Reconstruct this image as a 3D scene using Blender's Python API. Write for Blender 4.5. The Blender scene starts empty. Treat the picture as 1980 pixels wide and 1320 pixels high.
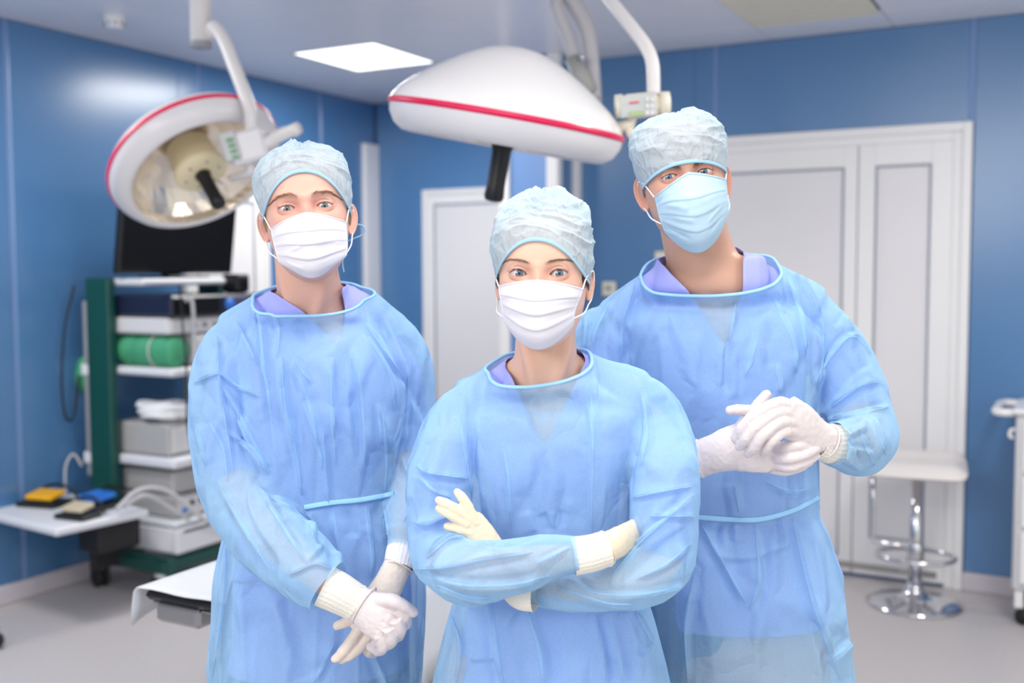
import bpy, math, random
import numpy as np
from mathutils import Vector, Matrix

SC = bpy.context.scene
COL = SC.collection
# ------------------------------------------------------------ camera
CAM_H = 1.56
F_PX, PITCH, ROLL, ANG = 2050.0, 0.0663, -0.0039, 0.4946
_cp, _sp, _cr, _sr = math.cos(PITCH), math.sin(PITCH), math.cos(ROLL), math.sin(ROLL)
CR = np.array([_cr, _sp * _sr, _cp * _sr])
CU = np.array([-_sr, _sp * _cr, _cp * _cr])
CF = np.array([0.0, _cp, -_sp])
cam_data = bpy.data.cameras.new('camera')
cam = bpy.data.objects.new('camera', cam_data)
COL.objects.link(cam)
M = Matrix.Identity(4)
for i in range(3):
    M[i][0], M[i][1], M[i][2] = CR[i], CU[i], -CF[i]
M[2][3] = CAM_H
cam.matrix_world = M
cam_data.sensor_width = 36.0
cam_data.lens = F_PX / 1980.0 * 36.0
cam_data.clip_start = 0.05
cam_data.dof.use_dof = True
cam_data.dof.focus_distance = 1.79
cam_data.dof.aperture_fstop = 2.5
SC.camera = cam
# ------------------------------------------------------------ world, exposure, lights
SC.view_settings.view_transform = 'Standard'
SC.view_settings.look = 'None'
SC.view_settings.gamma = 1.0
SC.view_settings.use_curve_mapping = False
SC.view_settings.exposure = 0.0
SC.cycles.use_denoising = True
SC.cycles.transparent_max_bounces = 16
SC.cycles.max_bounces = 8
SC.cycles.sample_clamp_indirect = 6.0
W = bpy.data.worlds.new('world')
SC.world = W
W.use_nodes = True
W.node_tree.nodes['Background'].inputs[0].default_value = (0.98, 0.98, 0.97, 1)
W.node_tree.nodes['Background'].inputs[1].default_value = 0.84


def area_light(name, loc, target, sx, sy, energy, color=(1, 1, 1)):
    d = bpy.data.lights.new(name, 'AREA')
    d.shape = 'RECTANGLE'
    d.size, d.size_y, d.energy, d.color = sx, sy, energy, color
    o = bpy.data.objects.new(name, d)
    COL.objects.link(o)
    o.location = loc
    o.rotation_euler = (Vector(target) - Vector(loc)).to_track_quat('-Z', 'Y').to_euler()
    return o


RU = np.array([math.sin(ANG), math.cos(ANG), 0.0])       # along the left wall
RV = np.array([math.cos(ANG), -math.sin(ANG), 0.0])      # along the back wall


def rw(a, b, z=0.0):
    return a * RV + b * RU + np.array([0, 0, z])


CEIL = 2.739
WA, WB, WB2 = -4.448, 5.511, 6.22
area_light('softbox', (-1.7, -0.7, 2.5), (0.1, 1.9, 1.2), 1.5, 1.3, 49, (1.0, 0.97, 0.95))
area_light('softbox_right', (2.3, -0.9, 2.2), (0.1, 2.0, 1.3), 1.2, 1.4, 12, (1.0, 0.98, 0.96))
PANELS = [(-3.53, 4.85, 30), (-0.6, 1.5, 9), (0.3, 3.3, 34), (-0.2, 0.6, 22), (-2.6, 0.3, 22), (-3.9, 2.2, 30)]
for a_, b_, e_ in PANELS:
    p_ = rw(a_, b_, CEIL - 0.035)
    area_light('panel_glow', p_, p_ - np.array([0, 0, 1.0]), 0.55, 0.6, e_, (1.0, 0.97, 0.92))


# ------------------------------------------------------------ pixel helpers (1980 x 1320 frame)
def ray(px, py):
    return CF + CR * (px - 990.0) / F_PX - CU * (py - 660.0) / F_PX


def at(px, py, Y):
    r = ray(px, py)
    return r * (Y / r[1]) + np.array([0, 0, CAM_H])


def proj(P):
    P = np.asarray(P, float) - np.array([0, 0, CAM_H])
    d = P @ CF
    return np.stack([990 + F_PX * (P @ CR) / d, 660 - F_PX * (P @ CU) / d], -1)


# ------------------------------------------------------------ materials
def lin(c):
    return tuple((x / 12.92 if x <= 0.04045 else ((x + 0.055) / 1.055) ** 2.4) for x in c)


def rgb(r, g, b):
    return lin((r / 255, g / 255, b / 255)) + (1.0,)


def mat(name, col, rough=0.5, metal=0.0, noise=0.0, nscale=8.0, bump=0.0, bscale=60.0, spec=0.5, emit=None, sss=0.0, coat=0.0):
    m = bpy.data.materials.new(name)
    m.use_nodes = True
    nt = m.node_tree
    b = nt.nodes['Principled BSDF']
    b.inputs['Base Color'].default_value = col
    b.inputs['Roughness'].default_value = rough
    b.inputs['Metallic'].default_value = metal
    b.inputs['Specular IOR Level'].default_value = spec
    if coat:
        b.inputs['Coat Weight'].default_value = coat
        b.inputs['Coat Roughness'].default_value = 0.05
    if sss:
        b.inputs['Subsurface Weight'].default_value = sss
        b.inputs['Subsurface Radius'].default_value = (0.012, 0.004, 0.002)
        b.inputs['Subsurface Scale'].default_value = 1.0
    if emit:
        b.inputs['Emission Color'].default_value = emit[0]
        b.inputs['Emission Strength'].default_value = emit[1]
    tc = nt.nodes.new('ShaderNodeTexCoord')
    if noise:
        n = nt.nodes.new('ShaderNodeTexNoise')
        n.inputs['Scale'].default_value = nscale
        n.inputs['Detail'].default_value = 4
        nt.links.new(tc.outputs['Object'], n.inputs['Vector'])
        mx = nt.nodes.new('ShaderNodeMix')
        mx.data_type = 'RGBA'
        mx.inputs[6].default_value = tuple(max(0, c * (1 - noise)) for c in col[:3]) + (1,)
        mx.inputs[7].default_value = tuple(min(1, c * (1 + noise)) for c in col[:3]) + (1,)
        nt.links.new(n.outputs['Fac'], mx.inputs[0])
        nt.links.new(mx.outputs[2], b.inputs['Base Color'])
    if bump:
        n2 = nt.nodes.new('ShaderNodeTexNoise')
        n2.inputs['Scale'].default_value = bscale
        n2.inputs['Detail'].default_value = 3
        nt.links.new(tc.outputs['Object'], n2.inputs['Vector'])
        bp = nt.nodes.new('ShaderNodeBump')
        bp.inputs['Strength'].default_value = bump
        bp.inputs['Distance'].default_value = 0.004
        nt.links.new(n2.outputs['Fac'], bp.inputs['Height'])
        nt.links.new(bp.outputs['Normal'], b.inputs['Normal'])
    return m


# ------------------------------------------------------------ mesh builder
class MB:
    def __init__(s):
        s.v, s.f, s.sm = [], [], []

    def add(s, verts, faces, smooth=False):
        o = len(s.v)
        s.v.extend([tuple(map(float, p)) for p in verts])
        for f in faces:
            s.f.append(tuple(i + o for i in f))
            s.sm.append(smooth)

    def box(s, x0, x1, y0, y1, z0, z1, bev=0.0):
        if bev <= 0:
            v = [(x, y, z) for z in (z0, z1) for y in (y0, y1) for x in (x0, x1)]
            s.add(v, [(0, 2, 3, 1), (4, 5, 7, 6), (0, 1, 5, 4), (2, 6, 7, 3), (0, 4, 6, 2), (1, 3, 7, 5)])
            return
        xs, ys, zs = (x0, x1), (y0, y1), (z0, z1)
        b = min(bev, (x1 - x0) / 2.01, (y1 - y0) / 2.01, (z1 - z0) / 2.01)
        v, idx = [], {}
        for i in (0, 1):
            for j in (0, 1):
                for k in (0, 1):
                    c = [xs[i], ys[j], zs[k]]
                    sg = [1 - 2 * i, 1 - 2 * j, 1 - 2 * k]
                    for ax in range(3):
                        p = [c[q] + (0 if q == ax else sg[q] * b) for q in range(3)]
                        idx[(i, j, k, ax)] = len(v)
                        v.append(p)
        F = []
        for ax in range(3):
            o1, o2 = [q for q in range(3) if q != ax]
            for e in (0, 1):
                L = []
                for (p, q) in ((0, 0), (1, 0), (1, 1), (0, 1)):
                    t = [0, 0, 0]
                    t[ax], t[o1], t[o2] = e, p, q
                    L.append(idx[(t[0], t[1], t[2], ax)])
                F.append(tuple(L))
            for p in (0, 1):
                for q in (0, 1):
                    t0, t1 = [0, 0, 0], [0, 0, 0]
                    t0[ax], t1[ax] = 0, 1
                    t0[o1] = t1[o1] = p
                    t0[o2] = t1[o2] = q
                    F.append((idx[tuple(t0) + (o1,)], idx[tuple(t1) + (o1,)], idx[tuple(t1) + (o2,)], idx[tuple(t0) + (o2,)]))
        for i in (0, 1):
            for j in (0, 1):
                for k in (0, 1):
                    F.append((idx[(i, j, k, 0)], idx[(i, j, k, 1)], idx[(i, j, k, 2)]))
        s.add(v, F)

    def tube(s, pts, r, n=12, cap=True, smooth=True, closed=False, flat=1.0):
        v, f = tube_geo(pts, r, n, cap, closed, flat)
        s.add(v, f, smooth)

    def lathe(s, prof, n=32, M=None, smooth=True):
        v, f = [], []
        for r, h in prof:
            for k in range(n):
                t = 2 * math.pi * k / n
                p = np.array([r * math.cos(t), r * math.sin(t), h])
                v.append(p if M is None else M[:3, :3] @ p + M[:3, 3])
        for i in range(len(prof) - 1):
            for k in range(n):
                a, b = i * n + k, i * n + (k + 1) % n
                f.append((a, b, b + n, a + n))
        s.add(v, f, smooth)

    def build(s, name, m, parent=None, loc=None, rotz=None):
        me = bpy.data.meshes.new(name)
        me.from_pydata(s.v, [], s.f)
        me.polygons.foreach_set('use_smooth', s.sm)
        bm_fix(me)
        if m is not None:
            me.materials.append(m)
        return link(name, me, parent, loc, rotz)


def bm_fix(me):
    import bmesh
    bm = bmesh.new()
    bm.from_mesh(me)
    bmesh.ops.recalc_face_normals(bm, faces=bm.faces)
    bm.to_mesh(me)
    bm.free()
    me.update()


def link(name, me, parent=None, loc=None, rotz=None):
    o = bpy.data.objects.new(name, me)
    COL.objects.link(o)
    if parent is not None:
        o.parent = parent
    if loc is not None:
        o.location = loc
    if rotz is not None:
        o.rotation_euler = (0, 0, rotz)
    return o


def resample(pts, n):
    """Catmull-Rom through pts."""
    P = np.asarray(pts, float)
    if len(P) < 3:
        t = np.linspace(0, 1, n)[:, None]
        return P[0] * (1 - t) + P[-1] * t
    Q = np.vstack([2 * P[0] - P[1], P, 2 * P[-1] - P[-2]])
    u = np.linspace(0, len(P) - 1, n)
    i = np.minimum(u.astype(int), len(P) - 2)
    t = (u - i)[:, None]
    a, b, c, d = Q[i], Q[i + 1], Q[i + 2], Q[i + 3]
    return 0.5 * (2 * b + (c - a) * t + (2 * a - 5 * b + 4 * c - d) * t ** 2 + (3 * b - a - 3 * c + d) * t ** 3)


def frames(P, up=(0.0123, 0.05, 1.0)):
    T = np.gradient(P, axis=0)
    T /= np.linalg.norm(T, axis=1, keepdims=True) + 1e-12
    N = np.zeros_like(P)
    u0 = np.array(up, float)
    n = np.cross(T[0], u0)
    if np.linalg.norm(n) < 0.1:
        n = np.cross(T[0], np.array([1.0, 0.1, 0]))
    n /= np.linalg.norm(n)
    for i in range(len(P)):
        n = n - T[i] * (n @ T[i])
        n /= np.linalg.norm(n) + 1e-12
        N[i] = n
    return T, N, np.cross(T, N)


def tube_geo(pts, r, n=12, cap=True, closed=False, flat=1.0):
    P = np.asarray(pts, float)
    m = len(P)
    R = np.full(m, r) if np.isscalar(r) else np.asarray(r, float)
    T, N, B = frames(P)
    v, f = [], []
    for i in range(m):
        for k in range(n):
            t = 2 * math.pi * k / n
            v.append(P[i] + R[i] * (math.cos(t) * N[i] + flat * math.sin(t) * B[i]))
    rng = m if closed else m - 1
    for i in range(rng):
        i2 = (i + 1) % m
        for k in range(n):
            k2 = (k + 1) % n
            f.append((i * n + k, i * n + k2, i2 * n + k2, i2 * n + k))
    if cap and not closed:
        f.append(tuple(range(n - 1, -1, -1)))
        f.append(tuple((m - 1) * n + k for k in range(n)))
    return v, f


def tag(o, label=None, cat=None, group=None, kind=None):
    if label:
        o['label'] = label
    if cat:
        o['category'] = cat
    if group:
        o['group'] = group
    if kind:
        o['kind'] = kind
    return o


def thing(name, loc=(0, 0, 0), rotz=0.0, label=None, cat=None, group=None):
    o = bpy.data.objects.new(name, None)
    o.empty_display_size = 0.1
    COL.objects.link(o)
    o.location = loc
    o.rotation_euler = (0, 0, rotz)
    return tag(o, label, cat, group)


def box_obj(name, m, parent, *b, bev=0.0, loc=None, rotz=None):
    mb = MB()
    mb.box(*b, bev=bev)
    return mb.build(name, m, parent, loc, rotz)


def tube_obj(name, m, parent, pts, r, n=12, samples=0, flat=1.0, closed=False):
    mb = MB()
    mb.tube(resample(pts, samples) if samples else pts, r, n, flat=flat, closed=closed)
    return mb.build(name, m, parent)
# ============================================================ the room
def wall_mat(name, c0):
    m = mat(name, c0, rough=0.26, spec=0.8, noise=0.05, nscale=1.3)
    return m


M_wall = wall_mat('blue_wall_panel', rgb(80, 127, 176))
M_joint = mat('joint_strip', rgb(120, 150, 198), 0.4)
M_wall_back = mat('wall_backing', rgb(70, 100, 150), 0.6)
M_white = mat('white_lacquer', rgb(242, 241, 241), 0.35, noise=0.03, nscale=3)
M_door = mat('door_leaf', rgb(234, 232, 234), 0.4, noise=0.03, nscale=2)
M_gasket = mat('door_gasket', rgb(158, 164, 176), 0.6)
M_floor = mat('floor_vinyl', rgb(190, 185, 186), 0.42, noise=0.09, nscale=55, bump=0.05, bscale=120)
M_ceil = mat('ceiling_metal', rgb(232, 233, 240), 0.32, noise=0.03, nscale=2, spec=0.35)
M_base = mat('baseboard', rgb(206, 200, 208), 0.45, noise=0.03)
M_chrome = mat('chrome', rgb(215, 215, 220), 0.08, 1.0)
M_steel = mat('brushed_steel', rgb(180, 178, 176), 0.3, 1.0, noise=0.06, nscale=30)
M_black = mat('black_plastic', rgb(14, 15, 18), 0.4, noise=0.2)
M_grey = mat('grey_plastic', rgb(150, 152, 160), 0.45, noise=0.05)
M_rot = -ANG


def struct(name, mb, m, parent=None):
    o = mb.build(name, m, parent, rotz=None if parent else M_rot)
    if parent is None:
        o['kind'] = 'structure'
    return o


fl = MB()
fl.box(-4.60, 1.6, -2.2, 6.5, -0.05, 0.0)
struct('floor', fl, M_floor)

# ceiling: backing slab and metal cassettes with recessed joints
cb = MB()
cb.box(-4.60, 1.6, -2.2, 6.5, CEIL + 0.02, CEIL + 0.08)
ceiling = struct('ceiling', cb, M_wall_back)
ai = [-4.448, -4.14, -3.54 + 0.0, -2.94, -2.34, -1.74, -1.14, -0.54, 0.06, 0.66, 1.5]
ai = [-4.448, -3.81, -3.25, -2.65, -2.05, -1.45, -0.85, -0.25, 0.35, 1.5]
bi = [-2.1, -0.9, 0.3, 1.5, 2.7, 3.9, 4.545, 5.155, 5.511, 6.22]
holes = [(-3.81, -3.25, 4.545, 5.155), (-1.45, -0.85, 4.545, 5.155)]
for i in range(len(ai) - 1):
    for j in range(len(bi) - 1):
        if any(abs(ai[i] - h[0]) < 1e-6 and abs(bi[j] - h[2]) < 1e-6 for h in holes):
            continue
        if bi[j] > 5.5 and ai[i] > -2.4:
            continue
        box_obj('ceiling_panel', M_ceil, ceiling, ai[i] + 0.002, ai[i + 1] - 0.002, bi[j] + 0.002, bi[j + 1] - 0.002,
                CEIL, CEIL + 0.02, bev=0.002)


def wall_panels(wall, along, fixed, edges, z0, z1, t=0.012, skip=()):
    """panels standing proud of the wall, narrow joint strips between them; along 'a' or 'b'."""
    for k in range(len(edges) - 1):
        e0, e1 = edges[k] + 0.012, edges[k + 1] - 0.012
        spans = [(z0, z1)]
        for s0, s1, zt in skip:                      # an opening cut in this panel
            if s0 < e1 and s1 > e0:
                L, Rr = max(e0, s0), min(e1, s1)
                if L - e0 > 0.01:
                    pan(wall, along, fixed, e0, L, z0, z1, t)
                if e1 - Rr > 0.01:
                    pan(wall, along, fixed, Rr, e1, z0, z1, t)
                e0, e1 = L, Rr
                spans = [(zt, z1)]
        for a0, a1 in spans:
            pan(wall, along, fixed, e0, e1, a0, a1, t)
        if k:
            j0, j1 = edges[k] - 0.012, edges[k] + 0.012
            zz = z0
            for s0, s1, zt in skip:
                if s0 - 0.02 < edges[k] < s1 + 0.02:
                    zz = zt
            mb = MB()
            if along == 'b':
                mb.box(fixed, fixed + t * 0.6, j0, j1, zz, z1)
            else:
                mb.box(j0, j1, fixed - t * 0.6, fixed, zz, z1)
            mb.build('joint_strip', M_joint, wall)


def pan(wall, along, fixed, e0, e1, z0, z1, t):
    if along == 'b':
        box_obj('wall_panel', M_wall, wall, fixed, fixed + t, e0, e1, z0, z1, bev=0.003)
    else:
        box_obj('wall_panel', M_wall, wall, e0, e1, fixed - t, fixed, z0, z1, bev=0.003)


wl = MB()
wl.box(WA - 0.15, WA - 0.012, -2.2, 6.4, 0, CEIL + 0.02)
wall_left = struct('wall_left', wl, M_wall_back)
wall_panels(wall_left, 'b', WA - 0.012, [-2.2, -0.4, 0.85, 2.07, 3.296, 4.527, 5.604, WB2], 0.09, CEIL,
            skip=[(4.36, 5.06, 2.13)])
wb = MB()
wb.box(-2.545, 1.6, WB + 0.012, WB + 0.15, 0, CEIL + 0.02)
wall_back = struct('wall_back', wb, M_wall_back)
wall_panels(wall_back, 'a', WB + 0.012, [-2.545, -1.746, -0.491, 0.75, 1.6], 0.09, CEIL, skip=[(-1.86, -0.484, 2.26)])
wb2 = MB()
wb2.box(-4.6, -2.56, WB2 + 0.012, WB2 + 0.15, 0, CEIL + 0.02)
wall_alcove = struct('wall_alcove', wb2, M_wall_back)
wall_panels(wall_alcove, 'a', WB2 + 0.012, [-4.448, -2.56], 0.09, CEIL, skip=[(-4.05, -3.05, 2.12)])
# corner trim strip in the far left corner
ct = MB()
ct.box(WA, WA + 0.035, WB2 - 0.17, WB2, 0, 2.45, 0.004)
struct('trim_1', ct, M_white)
# boxed column, blue sheet faces and white corner angles
BC, AC0, AC1 = 5.242, -2.90, -2.545
col_ = MB()
col_.box(AC0 + 0.02, AC1 - 0.012, BC + 0.012, WB2 - 0.02, 0, CEIL)
column = struct('column', col_, M_wall_back)
M_colface = wall_mat('pale_blue_panel', rgb(112, 150, 206))
box_obj('front_panel', M_colface, column, AC0 + 0.06, AC1 - 0.055, BC, BC + 0.02, 0.09, CEIL, bev=0.003)
box_obj('side_panel', M_wall, column, AC1 - 0.02, AC1, BC + 0.05, WB - 0.07, 0.09, CEIL, bev=0.003)
for (x0, x1, y0, y1) in ((AC0, AC0 + 0.065, BC - 0.012, BC + 0.06), (AC1 - 0.06, AC1 + 0.012, BC - 0.012, BC + 0.05),
                         (AC1 - 0.02, AC1 + 0.03, WB - 0.075, WB - 0.002)):
    box_obj('corner_angle', M_white, column, x0, x1, y0, y1, 0, CEIL, bev=0.006)


def baseboard(name, x0, x1, y0, y1, h=0.09):
    mb = MB()
    mb.box(x0, x1, y0, y1, 0, h, 0.006)
    return struct(name, mb, M_base)


baseboard('baseboard_left', WA - 0.01, WA + 0.018, -2.2, 4.36)
baseboard('baseboard_back', -0.484, 1.6, WB - 0.018, WB + 0.01)
baseboard('baseboard_corner', WA - 0.01, WA + 0.018, 5.06, WB2 - 0.17)
baseboard('baseboard_alcove', -4.4, -4.05, WB2 - 0.018, WB2 + 0.01)


def door_leaf(door, x0, x1, z0, z1, y, inset):
    """a leaf with a sunken field and a darker gasket line round it; y is the room-side face."""
    box_obj('leaf', M_door, door, x0, x1, y + 0.012, y + 0.05, z0, z1, bev=0.004)
    i0, i1, j0, j1 = x0 + inset[0], x1 - inset[1], z0 + inset[2], z1 - inset[3]
    for b in ((x0, i0 - 0.012, z0, z1), (i1 + 0.012, x1, z0, z1), (i0 - 0.012, i1 + 0.012, j1 + 0.012, z1), (i0 - 0.012, i1 + 0.012, z0, j0 - 0.012)):
        box_obj('stile', M_white, door, b[0], b[1], y, y + 0.014, b[2], b[3], bev=0.003)
    for b in ((i0 - 0.012, i0, j0, j1), (i1, i1 + 0.012, j0, j1), (i0 - 0.012, i1 + 0.012, j1, j1 + 0.012), (i0 - 0.012, i1 + 0.012, j0 - 0.012, j0)):
        box_obj('gasket', M_gasket, door, b[0], b[1], y + 0.006, y + 0.013, b[2], b[3])


def door_frame(door, x0, x1, zt, y, wf, steps=2):
    for k in range(steps):
        o, i, d = k * wf / steps, (k + 1) * wf / steps, 0.03 - 0.012 * k
        for b in ((x0 + o, x0 + i, 0, zt - o), (x1 - i, x1 - o, 0, zt - o), (x0 + i, x1 - i, zt - i, zt - o)):
            box_obj('door_frame', M_white, door, b[0], b[1], y - d, y + 0.05, b[2], b[3], bev=0.004)


# double door in the back wall
d1 = MB()
d1.box(-1.86, -0.484, WB + 0.055, WB + 0.08, 0.0, 2.2)
door_1 = struct('door_1', d1, M_wall_back)
door_frame(door_1, -1.86, -0.484, 2.26, WB + 0.01, 0.085)
door_leaf(door_1, -1.775, -1.008, 0.02, 2.175, WB - 0.012, (0.07, 0.075, 0.09, 0.115))
door_leaf(door_1, -1.003, -0.569, 0.02, 2.175, WB - 0.012, (0.09, 0.105, 0.20, 0.115))
box_obj('kick_strip', M_steel, door_1, -1.2, -0.60, WB - 0.02, WB - 0.01, 0.045, 0.075, bev=0.002)
# door in the alcove
d2 = MB()
d2.box(-4.05, -3.05, WB2 + 0.055, WB2 + 0.08, 0.0, 2.1)
door_2 = struct('door_2', d2, M_wall_back)
door_frame(door_2, -4.05, -3.05, 2.12, WB2 + 0.01, 0.07)
door_leaf(door_2, -3.98, -3.12, 0.02, 2.05, WB2 - 0.012, (0.03, 0.03, 0.05, 0.04))
# door in the left wall (a frame turned a quarter round)
d3 = MB()
d3.box(-0.35, 0.35, 0.055, 0.08, 0, 2.1)
door_3 = d3.build('door_3', M_wall_back, None, rw(WA - 0.012, 4.71), -ANG + math.pi / 2)
door_3['kind'] = 'structure'
door_frame(door_3, -0.35, 0.35, 2.13, -0.014, 0.06)
door_leaf(door_3, -0.29, 0.29, 0.02, 2.07, -0.026, (0.06, 0.06, 0.1, 0.1))


# ceiling light panel that is in view; its glow lamp is set with the lights at the top
M_diff = mat('lit_diffuser', rgb(255, 255, 255), 0.5, emit=((1, 1, 0.98, 1), 2.2))


def ceiling_light(a, b, label, group=None):
    t = thing('ceiling_light', rw(a, b, CEIL), M_rot, label, 'ceiling light', group)
    w, d = 0.275, 0.30
    for bx in ((-w, -w + 0.012, -d, d), (w - 0.012, w, -d, d), (-w, w, -d, -d + 0.012), (-w, w, d - 0.012, d)):
        box_obj('frame', M_white, t, bx[0], bx[1], bx[2], bx[3], -0.004, 0.018)
    box_obj('diffuser', M_diff, t, -w + 0.012, w - 0.012, -d + 0.012, d - 0.012, -0.001, 0.012)
    return t


ceiling_light(-3.53, 4.85, 'square lit white ceiling panel lamp over the left half of the room', None)
M_cream = mat('cream_plastic', rgb(232, 226, 208), 0.4, noise=0.03)
t = thing('ceiling_vent', rw(-1.15, 4.85, CEIL), M_rot, 'pale cream square air vent in the ceiling above the double door', 'vent')
box_obj('backing', M_grey, t, -0.29, 0.29, -0.30, 0.30, 0.0, 0.018)
for k in range(8):
    y = -0.26 + k * 0.075
    mb = MB()
    mb.box(-0.27, 0.27, y, y + 0.045, -0.012, 0.004, 0.003)
    mb.build('slat', M_cream, t)
for bx in ((-0.29, -0.27, -0.3, 0.3), (0.27, 0.29, -0.3, 0.3), (-0.27, 0.27, -0.3, -0.28), (-0.27, 0.27, 0.28, 0.3)):
    box_obj('frame', M_cream, t, bx[0], bx[1], bx[2], bx[3], -0.01, 0.01, bev=0.003)
t = thing('smoke_detector', rw(-3.98, 3.52, CEIL), M_rot, 'small round white smoke detector on the ceiling near the left wall', 'smoke detector')
mb = MB()
mb.lathe([(0, 0), (0.05, 0), (0.05, -0.012), (0.047, -0.016)], 24)
mb.build('base', M_white, t)
mb = MB()
mb.lathe([(0.044, -0.014), (0.046, -0.03), (0.038, -0.048), (0.02, -0.053), (0, -0.053)], 24)
mb.build('housing', M_white, t)
mb = MB()
for k in range(10):
    an = 2 * math.pi * k / 10
    c, s = 0.0455 * math.cos(an), 0.0455 * math.sin(an)
    mb.box(c - 0.004, c + 0.004, s - 0.004, s + 0.004, -0.042, -0.030)
mb.build('vent_slots', M_grey, t)['kind'] = 'stuff'


def wall_plate(a, z, w, h, label, name='wall_switch'):
    t = thing(name, rw(a, WB - 0.001, z), M_rot, label, 'wall switch')
    box_obj('plate', M_cream, t, -w, w, -0.022, 0.0, -h, h, bev=0.005)
    box_obj('button', M_grey, t, -w * 0.45, w * 0.45, -0.028, -0.02, -h * 0.25, h * 0.35, bev=0.003)
    return t


wall_plate(-2.028, 1.60, 0.045, 0.065, 'cream wall switch box beside the neck of the man with the tilted head')
wall_plate(-2.345, 1.46, 0.04, 0.04, 'small dull wall plate just above the shoulder of the man with the tilted head', 'wall_socket')
# ============================================================ surgical lamps and ceiling arms
M_lamp = mat('lamp_white', rgb(240, 238, 238), 0.22, coat=0.4)
M_lamp2 = mat('lamp_rim', rgb(226, 224, 226), 0.3)
M_red = mat('red_stripe', rgb(226, 22, 84), 0.35)
M_mirror = mat('reflector_facets', rgb(240, 230, 216), 0.22, 0.85)
M_hous = mat('cream_housing', rgb(240, 226, 188), 0.4)
M_panel = mat('control_panel', rgb(196, 200, 198), 0.45)
M_lcd = mat('display_green', rgb(170, 190, 140), 0.35)
M_pole = mat('arm_white', rgb(232, 228, 226), 0.3)
M_poleg = mat('arm_grey', rgb(190, 188, 190), 0.4)
M_dark = mat('dark_rubber', rgb(28, 28, 32), 0.6, noise=0.2)


def axis_matrix(c, n, ref=(1, 0, 0)):
    n = np.array(n, float)
    n /= np.linalg.norm(n)
    x = np.array(ref, float)
    x = x - n * (x @ n)
    x /= np.linalg.norm(x)
    y = np.cross(n, x)
    m = np.eye(4)
    m[:3, 0], m[:3, 1], m[:3, 2], m[:3, 3] = x, y, n, c
    return m


def lamp_head(root, c, n, R, loc):
    """dome above (n points out of the dome top), reflector and handle below."""
    Mx = axis_matrix(np.array(c) - loc, n)
    k = R / 0.345
    dome = [(0.0, 0.208), (0.03, 0.207), (0.06, 0.202), (0.10, 0.190), (0.15, 0.166), (0.20, 0.136), (0.25, 0.103), (0.295, 0.069), (0.325, 0.042), (0.340, 0.020), (0.345, 0.008)]
    mb = MB()
    mb.lathe([(r * k, h * k) for r, h in dome], 64, Mx)
    mb.build('dome_shell', M_lamp, root)
    mb = MB()
    mb.lathe([(0.345 * k, 0.009 * k), (0.3495 * k, 0.007 * k), (0.3495 * k, -0.007 * k), (0.345 * k, -0.009 * k)], 64, Mx)
    mb.build('red_stripe', M_red, root)
    mb = MB()
    mb.lathe([(0.345 * k, -0.008 * k), (0.342 * k, -0.03 * k), (0.325 * k, -0.060 * k), (0.300 * k, -0.078 * k), (0.285 * k, -0.080 * k), (0.280 * k, -0.074 * k)], 64, Mx)
    mb.build('rim', M_lamp2, root)
    # faceted reflector bowl
    mb = MB()
    prof = [(0.281, -0.074), (0.272, -0.04), (0.245, 0.0), (0.20, 0.045), (0.14, 0.085), (0.07, 0.105), (0.0, 0.11)]
    n_ = 40
    v, f = [], []
    for i, (r, h) in enumerate(prof):
        for q in range(n_):
            t_ = 2 * math.pi * (q + 0.5 * (i % 2)) / n_
            p = np.array([r * k * math.cos(t_), r * k * math.sin(t_), h * k])
            v.append(Mx[:3, :3] @ p + Mx[:3, 3])
    for i in range(len(prof) - 1):
        for q in range(n_):
            a_, b_ = i * n_ + q, i * n_ + (q + 1) % n_
            f.append((a_, b_, b_ + n_, a_ + n_))
    mb.add(v, f, False)
    mb.build('reflector', M_mirror, root)
    mb = MB()
    mb.lathe([(0.0, 0.09), (0.078, 0.088), (0.090, 0.075), (0.098, -0.03), (0.104, -0.04), (0.104, -0.062), (0.094, -0.070), (0.03, -0.072), (0, -0.072)], 32, Mx @ np.diag([k, k, k, 1]))
    h_ = mb.build('bulb_housing', M_hous, root)
    mb = MB()
    mb.lathe([(0.0, -0.065), (0.027, -0.066), (0.033, -0.076), (0.028, -0.095), (0.027, -0.19), (0.030, -0.225), (0.025, -0.238), (0.0, -0.241)], 20, Mx @ np.diag([k, k, k, 1]))
    mb.build('handle', M_black, root)
    mb = MB()
    for q in range(6):
        an = 2 * math.pi * q / 6
        c_, s_ = 0.07 * math.cos(an), 0.07 * math.sin(an)
        mb2 = [(c_ + 0.006 * math.cos(w), s_ + 0.006 * math.sin(w), z) for z in (-0.0695, -0.074) for w in np.linspace(0, 2 * math.pi, 7)[:-1]]
        mb.add([Mx[:3, :3] @ (np.array(p) * k) + Mx[:3, 3] for p in mb2], [(i, (i + 1) % 6, 6 + (i + 1) % 6, 6 + i) for i in range(6)] + [tuple(range(6, 12))])
    mb.build('screw_heads', M_steel, h_)['kind'] = 'stuff'
    return Mx


def obox(mb, c, ex, ey, ez, bev=0.0):
    """an oriented box: centre and three half-extent vectors."""
    t_ = MB()
    lx, ly, lz = (np.linalg.norm(e) for e in (ex, ey, ez))
    t_.box(-lx, lx, -ly, ly, -lz, lz, bev)
    A = np.stack([np.array(ex) / lx, np.array(ey) / ly, np.array(ez) / lz], 1)
    mb.add([A @ np.array(p) + c for p in t_.v], t_.f)


def scr(dx, dy, Y):
    """metres spanned at depth Y by a pixel offset, in the frontal plane."""
    return (CR * dx - CU * dy) * Y / F_PX


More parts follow.
